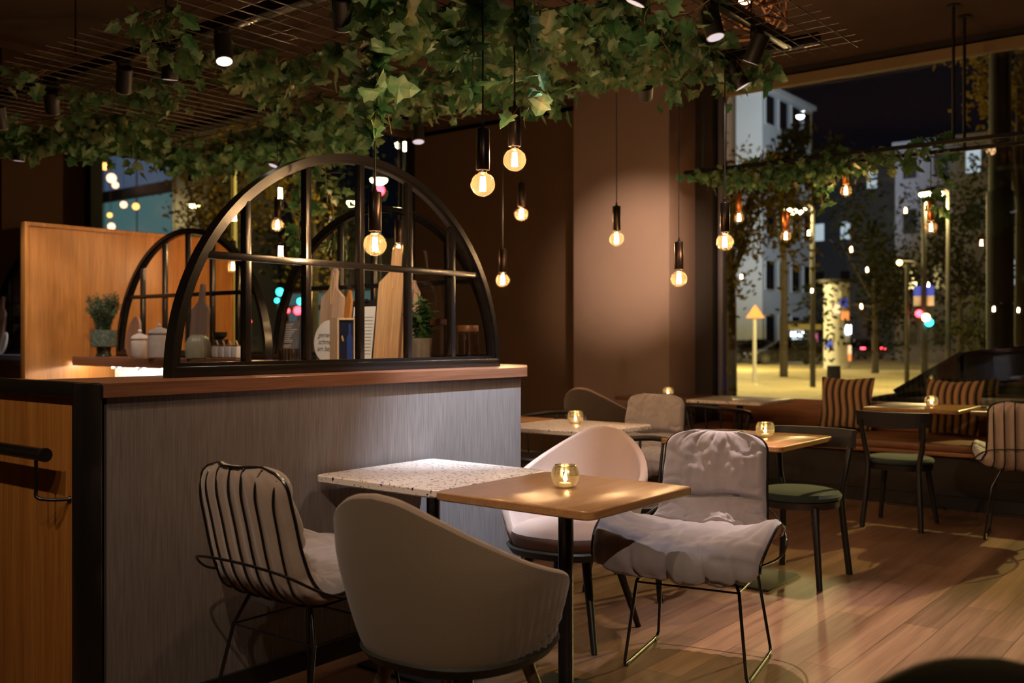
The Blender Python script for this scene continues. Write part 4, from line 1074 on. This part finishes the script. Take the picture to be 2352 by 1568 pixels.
# round white sign with handwriting
rs_ = thing('round_sign', 'round white sign with thin handwritten words leaning on the pale board', 'sign', on_shelf(751, 3.95)); rs_.rotation_euler = (0, .1, 0)
obj('disc', MB().prism([(.127 * math.cos(k * math.pi / 24), .127 + .127 * math.sin(k * math.pi / 24)) for k in range(48)], -.005, .005, 'YZ'), WHITEC, rs_)
def text(body, size, loc, parent, mat, name='lettering', rot=(R(90), 0, R(-90)), shear=.35, ext=.0004, align='LEFT', spacing=1.0):
    cu = bpy.data.curves.new(name, 'FONT'); cu.body = body; cu.size = size; cu.extrude = ext; cu.shear = shear; cu.align_x = align; cu.space_line = spacing
    to = bpy.data.objects.new(name, cu); col.objects.link(to)
    dg = bpy.context.evaluated_depsgraph_get(); me = bpy.data.meshes.new_from_object(to.evaluated_get(dg))
    bpy.data.objects.remove(to)
    me.materials.clear(); me.materials.append(mat)
    o = bpy.data.objects.new(name, me); col.objects.link(o); o.parent = parent; o.location = loc; o.rotation_euler = rot
    return o
text("gemeinsam", .044, (-.0062, .093, .150), rs_, INK)
text("schmeckt's", .044, (-.0062, .088, .108), rs_, INK)
text("am besten", .044, (-.0062, .093, .066), rs_, INK)
# framed box picture
fx = thing('box_frame', 'pale wooden box frame with a dark navy picture', 'picture frame', on_shelf(787, 3.80)); fx.rotation_euler = (0, 0, R(74))
obj('frame', MB().box((0, .052, .13), (.10, .010, .26)).box((0, -.052, .13), (.10, .010, .26)).box((0, 0, .006), (.10, .104, .012)).box((0, 0, .254), (.10, .104, .012)), FRAMEW, fx)
obj('picture', MB().box((-.04, 0, .13), (.004, .094, .236)), NAVY, fx)
obj('blue_bottle_print', MB().prism([(-.042, .015), (-.006, .015), (-.006, .15), (-.016, .17), (-.016, .225), (-.032, .225), (-.032, .17), (-.042, .15)], -.0435, -.0425, 'YZ'), BLUEP, fx)
obj('gold_mark', MB().prism([(.012, .13), (.020, .125), (.030, .15), (.022, .162)], -.0435, -.0425, 'YZ'), GOLDP, fx)
# menu clipboard
mc = thing('menu_board', 'black clipboard menu with green print behind the box frame', 'menu', on_shelf(828, 4.03)); mc.rotation_euler = (0, .12, 0)
obj('clipboard', MB().box((0, 0, .19), (.008, .22, .37), bevel=.003).box((-.006, 0, .372), (.012, .06, .02), bevel=.003), BLACKM, mc)
obj('menu_sheet', MB().box((-.005, 0, .175), (.002, .19, .32)), PAPER, mc)
m = MB()
for k in range(12): m.box((-.0065, -.02, .05 + .02 * k), (.001, .12, .003))
obj('menu_lines', m, INK, mc)
obj('green_print', MB().box((-.0067, .065, .305), (.001, .012, .05)).prism([(.065 + .022 * math.cos(k * math.pi / 8), .262 + .022 * math.sin(k * math.pi / 8)) for k in range(16)], -.0072, -.0062, 'YZ'), GREENP, mc)
bp = thing('black_plate', 'round black plate standing behind the tall olive wood board', 'plate', on_shelf(861, 4.05)); bp.rotation_euler = (0, .12, 0)
obj('plate', MB().prism([(.075 * math.cos(k * math.pi / 20), .15 + .15 * math.sin(k * math.pi / 20)) for k in range(40)], -.006, .006, 'YZ'), DARKC, bp)
# basil
t = thing('potted_basil', 'basil plant in a grey leaf-relief pot behind the front arch', 'potted plant', on_shelf(966, 3.95))
obj('pot', MB().lathe([(.048, 0), (.052, .004), (.062, .145), (.058, .145), (.05, .02), (.01, .02)], n=48, rfun=lambda q, z, a: q * (1 + .02 * math.sin(a * 10 + 3) * math.sin(z * 190))), GREYC, t)
m = MB(); lm = MB(); r4 = random.Random(5)
for k in range(20):
    a = r4.uniform(0, 6.283); sp = r4.uniform(.01, .10); L = r4.uniform(.05, .26)
    top = Vector((sp * math.cos(a), sp * math.sin(a), .14 + L)); ps = spline([Vector((0, 0, .1)), (Vector((0, 0, .1)) + top) / 2 + Vector((0, 0, .02)), top], 6); m.tube(ps, .002, 5)
    for j in range(3, len(ps), 2):
        for q in range(5):
            d = Vector((r4.gauss(0, 1), r4.gauss(0, 1), r4.gauss(-.1, .5))).normalized(); s_ = d.cross(Vector((0, 0, 1))).normalized(); n = s_.cross(d)
            sz_ = r4.uniform(.035, .055); p = ps[j]
            ring = [p, p + (d * .3 + s_ * .28 - n * .03) * sz_, p + (d * .65 + s_ * .3 - n * .1) * sz_, p + (d * 1.0 - n * .25) * sz_, p + (d * .65 - s_ * .3 - n * .1) * sz_, p + (d * .3 - s_ * .28 - n * .03) * sz_]
            c = lm.bm.verts.new(p + (d * .5 + n * .05) * sz_); vv = [lm.bm.verts.new(v) for v in ring]
            for i in range(6): lm.bm.faces.new((c, vv[i], vv[(i + 1) % 6]))
obj('stems', m, BASIL, t); obj('leaves', lm, BASIL, t)['kind'] = 'stuff'
def gjar(label, px, X, r, h):
    t = thing('glass_jar', label, 'jar', on_shelf(px, X), 0, 'tall glass jars')
    obj('body', MB().lathe([(r * .9, 0), (r, .006), (r, h - .012), (r * .93, h), (r * .9, h)], n=40, cap=False), GLASSJ, t)
    obj('lid', MB().lathe([(r * .98, h), (r * 1.0, h + .004), (r * 1.0, h + .03), (r * .96, h + .034)], n=32), COUNT, t)
gjar('tall glass storage jar with wooden lid beside the basil', 1015, 4.0, .067, .215)
gjar('second glass storage jar, right of the dark mullion', 1074, 4.0, .060, .18)

# ------------------------------------------------------------------ the street
GZ = -.25
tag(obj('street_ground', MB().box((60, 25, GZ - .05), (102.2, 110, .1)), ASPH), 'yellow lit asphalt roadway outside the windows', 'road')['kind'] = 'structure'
tag(obj('pavement', MB().box((10.0, 8, GZ + .04), (2.1, 30, .16)), PAVE), 'pavement strip along the cafe windows', 'pavement')['kind'] = 'structure'
def car(label, loc, rz, paint=CARP, L=4.6, W=1.8, Hh=1.45, tail=True, head=False):
    t = thing('car', label, 'car', loc, rz, 'cars in the street')
    st = [(-.5, .35, .62, .74), (-.49, .25, .80, .84), (-.42, .2, .92, .90), (-.30, .18, .94, .90), (0, .18, .90, .9), (.2, .18, .88, .9), (.30, .18, .86, .9), (.42, .2, .74, .88), (.485, .25, .62, .8), (.5, .32, .5, .7)]
    rs = []
    for fx_, z0, z1, wk in st:
        hw = W / 2 * wk / .9; x = fx_ * L
        rs.append([Vector((x, -hw * .93, z0)), Vector((x, -hw, (z0 + z1) / 2)), Vector((x, -hw * .96, z1 * .97)), Vector((x, -hw * .85, z1)), Vector((x, hw * .85, z1)), Vector((x, hw * .96, z1 * .97)), Vector((x, hw, (z0 + z1) / 2)), Vector((x, hw * .93, z0))])
    obj('body', MB().rings(rs), paint, t)
    gs = [(-.44, .92, .92, .70), (-.30, Hh - .09, .92, .66), (-.16, Hh - .02, .9, .64), (.02, Hh - .03, .9, .64), (.12, Hh - .10, .9, .66), (.27, .90, .88, .74)]
    rs = []
    for fx_, zt, zb, wk in gs:
        x = fx_ * L; hw = W / 2
        rs.append([Vector((x, -hw * .9, zb - .02)), Vector((x, -hw * (wk + .04), zt - .03)), Vector((x, -hw * wk, zt)), Vector((x, hw * wk, zt)), Vector((x, hw * (wk + .04), zt - .03)), Vector((x, hw * .9, zb - .02))])
    obj('windows', MB().rings(rs), CARG, t)
    m = MB(); rr = []
    for fx_, zt, zb, wk in gs[1:5]:
        x = fx_ * L; hw = W / 2
        rr.append([Vector((x, -hw * (wk + .045), zt - .028)), Vector((x, -hw * wk, zt + .012)), Vector((x, 0, zt + .025)), Vector((x, hw * wk, zt + .012)), Vector((x, hw * (wk + .045), zt - .028)), Vector((x, 0, zt))])
    m.rings(rr); obj('roof', m, paint, t)
    for s in (-1, 1):
        for a, b, zc, zd in ((.27, .12, .90, Hh - .1), (-.44, -.30, .93, Hh - .09), (-.10, -.11, .9, Hh - .03)):
            obj('pillar', MB().tube([(a * L, s * W / 2 * .90, zc), (b * L, s * W / 2 * .70, zd)], .028, 6), paint, t)
        for a in (-.31, .31):
            wv = obj('wheel', MB().tube([(a * L, s * (W / 2 - .22), .32), (a * L, s * (W / 2 - .0), .32)], .32, 28), TYRE, t)
            m = MB().tube([(a * L, s * (W / 2 + .0), .32), (a * L, s * (W / 2 + .006), .32)], .05, 16)
            for q in range(7):
                an = q * 2 * math.pi / 7; m.box((a * L + .11 * math.cos(an), s * (W / 2 + .004), .32 + .11 * math.sin(an)), (.2, .012, .035), rot=(0, -an, 0))
            m.tube([(a * L + .215 * math.cos(k * math.pi / 12), s * (W / 2 + .004), .32 + .215 * math.sin(k * math.pi / 12)) for k in range(24)], .012, 6, closed=True)
            obj('alloy_rim', m, RIM, wv)
        obj('tail_light', MB().box((-.488 * L, s * W * .38, .80), (.10, .30, .13), bevel=.02), REDL if tail else BLACK, t)
        obj('headlight', MB().box((.475 * L, s * W * .36, .58), (.16, .28, .10), bevel=.02), LAMPW if head else RIM, t)
        obj('door_handle', MB().box((-.06 * L, s * (W / 2 + .005), .80), (.16, .02, .025)), RIM, t)
    return t
near = car('black car parked right outside the large window', (12.5, 2.35, GZ), R(90), tail=False)
def gp(x, y): return on_z(x, y, GZ)
pc = gp(1806, 838)
def park(src, px, py, rz, label):
    p = gp(px, py); return dup(src, (p.x, p.y, GZ), rz, label)
yv = math.atan2(RGT.y, RGT.x)
park(near, 1806, 836, yv + R(180) , 'dark car standing across the street with glowing tail light')
far2 = car('far car with bright headlights at the left of the street view', tuple(gp(1722, 832)), yv + R(200), tail=False, head=True)
car('far car driving away with red tail lights beyond the advertising column', tuple(gp(1978, 825)), math.atan2(FWD.y, FWD.x), tail=True)
o = far2
for q in [x for x in bpy.data.objects if x.name.startswith('tail_light') and x.parent and x.parent.get('label', '').startswith('dark car')]: q.data = q.data.copy(); q.data.materials[0] = REDL

def pole(label, x, y, h, r=.09, mat=POLE, name='street_pole', cat='pole', bands=()):
    t = thing(name, label, cat, (x, y, GZ), 0)
    obj('shaft', MB().tube([(0, 0, 0), (0, 0, h)], [r, r * .85], 20), mat, t)
    obj('foot_plate', MB().cyl((0, 0, 0), (0, 0, .03), r * 1.5, n=20), mat, t)
    for b in bands:
        c = obj('clamp_band', MB().cyl((0, 0, b), (0, 0, b + .16), r * 1.08, n=20), POLE, t)
        for k in range(6):
            a = k * math.pi / 3 + .3; obj('bolt', MB().sphere((r * 1.1 * math.cos(a), r * 1.1 * math.sin(a), b + .08), .02, 8), CHROME, c)
    return t
p = on_X(2297, 700, 15.0)
pm = pole('thick round mast rising behind the black car at the right', p.x, p.y, 9.0, .155, bands=(p.z - GZ - .05,))
obj('mast_sleeve', MB().cyl((0, 0, 0), (0, 0, on_X(2297, 440, 15.0).z - GZ), .175, n=22), POLE, pm)
def lamp(label, px, py, d, power, rz=0, r=.26, glow=LAMPY, color=(1, .76, .30)):
    p = unproj(px, py, d)
    off = Vector((-.5, .35, 0)) if rz == 0 else Vector((.45, .3, 0))
    t = thing('street_lamp', label, 'street lamp', (p.x - off.x, p.y - off.y, GZ), 0, 'street lamps')
    h = p.z - GZ
    obj('post', MB().tube([(0, 0, 0), (0, 0, h * .55), (0, 0, h + .12), (off.x * .5, off.y * .5, h + .3), (off.x, off.y, h + .2)], [.09, .07, .05, .04, .035], 12), POLE, t)
    obj('hood', MB().lathe([(r * .25, .24), (r * .5, .2), (r, .06), (r * .98, .04)], (off.x, off.y, h), 20), POLE, t)
    obj('glow_dish', MB().lathe([(r * .9, .04), (r * .85, -.02), (r * .5, -.09), (.01, -.11)], (off.x, off.y, h), 20), glow, t)
    if power:
        l = point('lamp_light', (p.x, p.y, p.z - .35), power, color, .25); l.parent = t; l.location = (off.x, off.y, h - .35)
    return t
lamp('street lamp glowing behind the end of the window ivy', 2140, 447, 30, 800, r=.4)
lamp('street lamp glowing above the left orange-lit pendants', 1827, 484, 30, 450, r=.36)
lamp('brightest street lamp above the front arch, against the brown wall edge', 932, 335, 22, 350, 1)
lamp('street lamp seen inside the arch right of its middle mullion', 870, 415, 27, 220, 1)
lamp('street lamp seen inside the arch left of its middle mullion', 803, 467, 33, 160, 1)
lamp('small distant street lamp between red signal and mast', 2168, 665, 70, 0)
lamp('small street lamp glowing among the trees over the oak partition', 445, 472, 45, 150, 1, r=.3)
p = unproj(535, 480, 24)
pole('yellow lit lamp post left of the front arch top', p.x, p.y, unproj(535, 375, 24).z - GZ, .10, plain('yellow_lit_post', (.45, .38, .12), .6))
# traffic lights and signs
p = unproj(2083, 700, 30)
sp = pole('thin sign pole with blue and white sign left of the traffic light', p.x, p.y, unproj(2083, 605, 30).z - GZ, .07)
obj('blue_plate', MB().box((.35, -.4, unproj(2083, 668, 30).z - GZ), (.04, .6, .3)), SIGNB, sp)
obj('white_plate', MB().box((.35, -.4, unproj(2083, 690, 30).z - GZ), (.04, .6, .32)), SIGNW, sp)
p = unproj(2122, 700, 30)
tl = pole('traffic light pole with curved arm and red signal', p.x, p.y, unproj(2122, 450, 30).z - GZ, .08, name='traffic_light', cat='traffic light')
zb_ = unproj(2122, 640, 30).z - GZ
e_ = unproj(2066, 600, 30) - p
obj('curved_arm', MB().tube(spline([(0, 0, zb_), (e_.x * .3, e_.y * .3, zb_ + .45), (e_.x, e_.y, e_.z + p.z - GZ)], 8), .045, 8), POLE, tl)
def lens_(px, py, m_, r=.11, par=tl, d=29.8, name='signal_lens'):
    q = unproj(px, py, d) - par.location; obj(name, MB().sphere(q, r, 14), m_, par)
lens_(2066, 603, AMBL, .08); lens_(2111, 720, REDL); lens_(2127, 729, AMBL, .12); lens_(2134, 740, CYANL, .12)
obj('signal_box', MB().box(unproj(2113, 722, 30.1) - tl.location, (.25, .25, .5)), BLACKM, tl)
p = unproj(2128, 700, 30.5); s3 = pole('short pole with narrow blue sign beside the traffic light', p.x, p.y, unproj(2128, 655, 30.5).z - GZ, .05)
obj('blue_plate', MB().box((0, 0, unproj(2128, 672, 30).z - GZ), (.12, .26, .4)), SIGNB, s3)
p = unproj(1733, 760, 34); s4 = pole('post with orange triangular warning sign behind the cars', p.x, p.y, unproj(1733, 725, 34).z - GZ, .07, SIGNW)
m = MB(); r_ = RGT * .32; zt_ = unproj(1733, 700, 34).z - GZ; zb2 = unproj(1733, 730, 34).z - GZ
vs = [m.bm.verts.new(v) for v in (Vector((0, 0, zt_)) - FWD * .12, Vector((-r_.x, -r_.y, zb2)) - FWD * .12, Vector((r_.x, r_.y, zb2)) - FWD * .12, Vector((0, 0, zt_)) - FWD * .09, Vector((-r_.x, -r_.y, zb2)) - FWD * .09, Vector((r_.x, r_.y, zb2)) - FWD * .09)]
for f in ((0, 1, 2), (5, 4, 3), (0, 3, 4, 1), (1, 4, 5, 2), (2, 5, 3, 0)): m.bm.faces.new([vs[i] for i in f])
obj('warning_triangle', m, SIGNO, s4, smooth=False)
# advertising column
p = unproj(1922, 800, 48)
ac = thing('advertising_column', 'round advertising column with flat cap across the street', 'advertising column', (p.x, p.y, GZ))
zt = unproj(1922, 645, 48).z - GZ
obj('drum', MB().cyl((0, 0, 0), (0, 0, zt - .1), .62, n=32), SIGNW, ac)
obj('cap', MB().cyl((0, 0, zt - .1), (0, 0, zt + .05), .95, n=32), POLE, ac)
r5 = random.Random(2)
for k in range(10):
    a = math.atan2(-FWD.y, -FWD.x) + r5.uniform(-1.1, 1.1); z = .6 + k * (zt - 1.0) / 10
    obj('poster', MB().box((.63 * math.cos(a), .63 * math.sin(a), z), (.03, .4, .42), rot=(0, 0, a)), (SIGNO, WWARM, SIGNB, PAPER, LAMPW, GREENC)[k % 6], ac)
# kiosk with shop lights
p = unproj(1845, 800, 62); yaw = math.atan2(RGT.y, RGT.x)
ks = thing('kiosk', 'small lit kiosk with cream awning behind the parked cars', 'kiosk', (p.x, p.y, GZ), yaw)
obj('booth', MB().box((0, .8, 1.3), (2.0, 1.4, 2.6)), FACD, ks)
obj('awning', MB().box((0, -.1, 2.2), (2.0, .8, .35)), plain('cream_awning', (.5, .42, .2), .8), ks)
obj('counter_light', MB().box((-.35, .05, 1.75), (.8, .1, .25)), LAMPW, ks)
obj('shop_window', MB().box((.1, .08, 1.0), (1.5, .06, .8)), WLIT, ks)
obj('pink_panel', MB().box((.75, .06, 1.3), (.35, .06, 1.0)), emis('pink_lit_panel', (.5, .1, .2), .5), ks)
# low street furniture
p = unproj(1915, 840, 22)
pole('dark bollard in front of the advertising column', p.x, p.y, .9, .17, BLACKM, 'bollard', 'bollard')
ls = thing('light_strip', 'blue led strip on an added low rail between the striped cushions', 'light', (10.4, 3.1, GZ + .12))  # the rail is made up to carry the blue line
obj('rail', MB().box((0, 0, .38), (.05, 1.1, .04)).box((0, -.5, .19), (.04, .04, .38)).box((0, .5, .19), (.04, .04, .38)), BLACKM, ls)
obj('strip', MB().box((-.03, 0, .39), (.01, 1.08, .025)), BLUEL, ls)

# buildings: (face plane, extents) with individual windows
def facade_y(label, x0, x1, Y, z1, mat, rows, cols, lit=(), depth=8, wz=1.6, ww=1.0, frames=None, x_face=None):
    t = thing('building', label, 'building', (x0, Y, GZ))
    obj('walls', MB().box(((x1 - x0) / 2, depth / 2, z1 / 2), (x1 - x0, depth, z1)), mat, t)
    obj('cornice', MB().box(((x1 - x0) / 2, -.1, z1 - .15), (x1 - x0 + .3, .3, .3)), mat, t)
    for i in range(rows):
        for j in range(cols):
            cx_ = (x1 - x0) * (j + .5) / cols; cz = z1 * (i + .55) / rows
            wn = obj('window', MB().box((cx_, -.02, cz), (ww + .2, .08, wz + .2)), frames or mat, t)
            obj('pane', MB().box((cx_, -.08, cz), (ww, .04, wz)), WLIT if (i, j) in lit else WDARK, wn)
    return t
facade_y('white rendered building with dark windows above the street trees', 61.8, 70.6, 27.6, 18.6, FACW, 5, 4, depth=1.9, wz=1.9, ww=1.2)
def facade_x(label, X, y0, y1, z1, mat, rows, cols, lit=(), litm=WLIT, depth=8, wz=1.5, ww=.8):
    t = thing('building', label, 'building', (X, y0, GZ))
    obj('walls', MB().box((depth / 2, (y1 - y0) / 2, z1 / 2), (depth, y1 - y0, z1)), mat, t)
    obj('cornice', MB().box((-.1, (y1 - y0) / 2, z1 - .2), (.4, y1 - y0 + .2, .4)), mat, t)
    for i in range(rows):
        for j in range(cols):
            cy_ = (y1 - y0) * (j + .5) / cols; cz = z1 * (i + .55) / rows
            wn = obj('window', MB().box((-.02, cy_, cz), (.08, ww + .2, wz + .2)), mat, t)
            obj('pane', MB().box((-.08, cy_, cz), (.04, ww, wz)), litm if (i, j) in lit else WDARK, wn)
    return t
facade_x('brown facade at the left edge of the large window view', 61.5, 29.7, 41, 19.5, FACB, 4, 5)
facade_x('dark apartment building in the middle of the street view', 85, 24.5, 36, 17, FACD, 4, 5, lit=((2, 3), (3, 1), (2, 2)))
facade_x('lavender grey apartment building right of the street view', 62, 8.2, 19.0, 13.5, FACL, 4, 6, lit=((3, 3), (2, 1), (1, 2)))
facade_x('dark building behind the mast at the right', 60, -14, 7.8, 12.0, FACD, 4, 8, lit=((3, 6), (2, 5)))
# glazed building at the far left
x0 = on_X(205, 500, 26); x1 = on_X(400, 500, 26)
gb = thing('glazed_building', 'teal glowing glass building seen above the oak partition', 'building', (26, x1.y, GZ))
Wd = (x0.y - x1.y) + 1.5
zT = 13.0
obj('walls', MB().box((3, Wd / 2, zT / 2), (5.9, Wd, zT)), FACD, gb)
n_ = 3
for k in range(n_):
    yy = Wd * (k + .5) / n_
    for z0_, z1_, mm in ((0.3, 4.4, TEAL), (4.46, 8.3, TEAL), (8.9, 12.8, TEALB)):
        obj('glazing', MB().box((-.03, yy, (z0_ + z1_) / 2), (.06, Wd / n_ - .06, z1_ - z0_)), mm, gb)
obj('floor_band', MB().box((-.05, Wd / 2, 8.6), (.12, Wd, .5)), plain('slate_band', (.04, .05, .08), .5), gb)
for k in range(n_ + 1): obj('mullion', MB().box((-.05, Wd * k / n_, 6.4), (.08, .05, 12.8)), FACD, gb)
# globe lamps hung in the far glazed room, just in front of that glass
for k, (px, py, r_, mm, lb) in enumerate(((241, 382, .115, ORANGEG, 'highest orange globe lamp'), (256, 409, .14, PEACHG, 'large amber globe lamp touching the peach one'), (265, 425, .10, PEACHG, 'peach globe lamp just below the amber one'), (284, 470, .10, PEACHG, 'peach globe lamp left of the orange one'), (312, 474, .10, ORANGEG, 'orange globe lamp right of the peach one'), (252, 494, .075, ORANGEG, 'small dim globe lamp'), (256, 520, .11, PEACHG, 'lowest peach globe lamp'))):
    q = on_X(px, py, 25.2 - .6 * (k % 2))
    g = thing('globe_lamp', lb + ' in front of the teal glass building', 'lamp', tuple(q), 0, 'globe lamps outside')
    obj('globe', MB().sphere((0, 0, 0), r_ * 1.6, 18), mm, g); obj('cord', MB().cyl((0, 0, r_ * 2), (0, 0, 11.9 - q.z), .01, n=5), BLACKM, g)
tag(obj('lamp_beam', MB().box((24.9, x0.y - 4, 11.95), (.8, 9, .1)), BLACKM), 'dark beam above the globe lamps outside', 'beam')
# shops across the street seen through the arches
sh = thing('shop_front', 'teal and grey lit shop front seen through the arched screens', 'building', (34, 25, GZ))
obj('walls', MB().box((3, 8.5, 3.2), (5.8, 19, 6.4)), FACD, sh)
for k in range(8):
    yy = -.2 + 2.35 * k
    mm = (TEAL, emis('grey_lit_%d' % k, (.12, .13, .14), .4), TEAL, emis('slate_lit_%d' % k, (.07, .09, .11), .45))[k % 4]
    f = obj('shop_window', MB().box((-.05, yy, 1.7), (.1, 2.2, 2.7)), BLACKM, sh)
    obj('pane', MB().box((-.12, yy, 1.7), (.04, 2.0, 2.5)), mm, f)
obj('fascia', MB().box((-.2, 8.5, 3.55), (.4, 19, .6)), emis('teal_fascia', (.10, .17, .17), .3), sh)
for k, (px, py, mm, r_) in enumerate(((684, 713, REDL, .11), (661, 713, REDL, .06), (690, 692, CYANL, .09), (643, 670, CYANL, .10), (636, 690, CYANL, .06), (872, 437, REDL, .14), (573, 738, REDL, .05), (462, 679, CYANL, .12))):
    q = unproj(px, py, 26)
    pl = pole('slim signal post with a %s light seen through the arches' % ('red', 'faint red', 'green', 'cyan', 'small cyan', 'high red', 'tiny red', 'turquoise')[k], q.x + .1, q.y + .1, max(.5, q.z - GZ), .03, BLACKM, 'signal_post', 'signal')
    obj('signal_lens', MB().sphere((-.1, -.1, q.z - GZ), r_, 12), mm, pl)

# trees
def tree(label, px, py, d, rad, n, mat, h=None, sq=1.2, leaf=.16, seed=1):
    q = unproj(px, py, d); rr = random.Random(seed)
    t = thing('street_tree', label, 'tree', (q.x, q.y, GZ), 0, 'trees along the street')
    hc = q.z - GZ
    m = MB().tube([(0, 0, 0), (.05, 0, hc * .5), (0, .05, hc)], [.16, .12, .05], 10)
    for k in range(9):
        a = rr.uniform(0, 6.283); m.tube([(0, 0, hc * .55 + .1 * k), (rad * .5 * math.cos(a), rad * .5 * math.sin(a), hc + rr.uniform(-.4, .6) * rad)], [.05, .015], 6)
    obj('trunk', m, BARK, t)
    lm = MB(); cl = [Vector((rr.gauss(0, .45), rr.gauss(0, .45), rr.gauss(0, .5) * sq)) * rad for _ in range(26)]
    for k in range(n):
        c = rr.choice(cl); p = c + Vector((rr.gauss(0, 1), rr.gauss(0, 1), rr.gauss(0, 1))) * rad * .16 + Vector((0, 0, hc))
        if p.z < .6: continue
        d_ = Vector((rr.gauss(0, 1), rr.gauss(0, 1), rr.gauss(0, 1))).normalized() * leaf * rr.uniform(.6, 1.3); s_ = d_.orthogonal().normalized() * leaf * .4
        vs = [lm.bm.verts.new(v) for v in (p, p + d_ * .5 + s_, p + d_, p + d_ * .5 - s_)]; lm.bm.faces.new(vs)
    obj('foliage', lm, mat, t, smooth=False)['kind'] = 'stuff'
    return t
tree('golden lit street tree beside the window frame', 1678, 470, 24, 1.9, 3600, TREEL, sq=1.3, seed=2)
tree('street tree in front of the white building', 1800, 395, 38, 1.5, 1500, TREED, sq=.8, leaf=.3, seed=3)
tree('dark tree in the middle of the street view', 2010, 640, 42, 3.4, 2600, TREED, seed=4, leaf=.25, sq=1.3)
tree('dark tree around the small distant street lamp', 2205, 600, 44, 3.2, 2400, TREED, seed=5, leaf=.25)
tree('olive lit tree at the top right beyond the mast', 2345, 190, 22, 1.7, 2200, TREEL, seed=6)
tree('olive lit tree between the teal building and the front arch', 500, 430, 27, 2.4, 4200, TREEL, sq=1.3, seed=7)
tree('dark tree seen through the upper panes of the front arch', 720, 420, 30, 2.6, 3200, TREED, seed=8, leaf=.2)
tree('low bush at the foot of the mast', 2250, 770, 30, .9, 900, TREED, seed=9)

point('moon_glow_dummy', (0, 0, 0), 0, (1, 1, 1)) if False else None
# cold lamp added to brighten the white building
lamp('cold white street lamp added to brighten the white building', 1838, 268, 46, 0, 0, .2, LAMPW, (.62, .78, 1))
# street lamp to the right of the view, throwing a yellow patch through the window onto the floor
rl = lamp('yellow street lamp outside, right of the view', 3440, -230, 17.3, 0)
q = unproj(3440, -230, 17.3); 
l = spotlight('lamp_light', (q.x, q.y, q.z - .3), (5.9, 1.5, 0), 7500, (1, .80, .26), 7.6, .25, .12); l.parent = rl; l.location = Vector(l.location) - Vector(rl.location)
wlp = bpy.data.objects[[o.name for o in bpy.data.objects if o.get('label', '').startswith('cold white street lamp')][0]]
q = unproj(1838, 268, 46)
l = spotlight('lamp_light', (q.x, q.y, q.z + .3), (65.5, 27.6, 14), 8000, (.62, .80, 1), 70, .5, .2); l.parent = wlp; l.location = Vector(l.location) - Vector(wlp.location)
lamp('added street lamp out of view behind the mauve pillar', 1590, 560, 48, 2600)  # unseen lamp, added to light the far road and cars
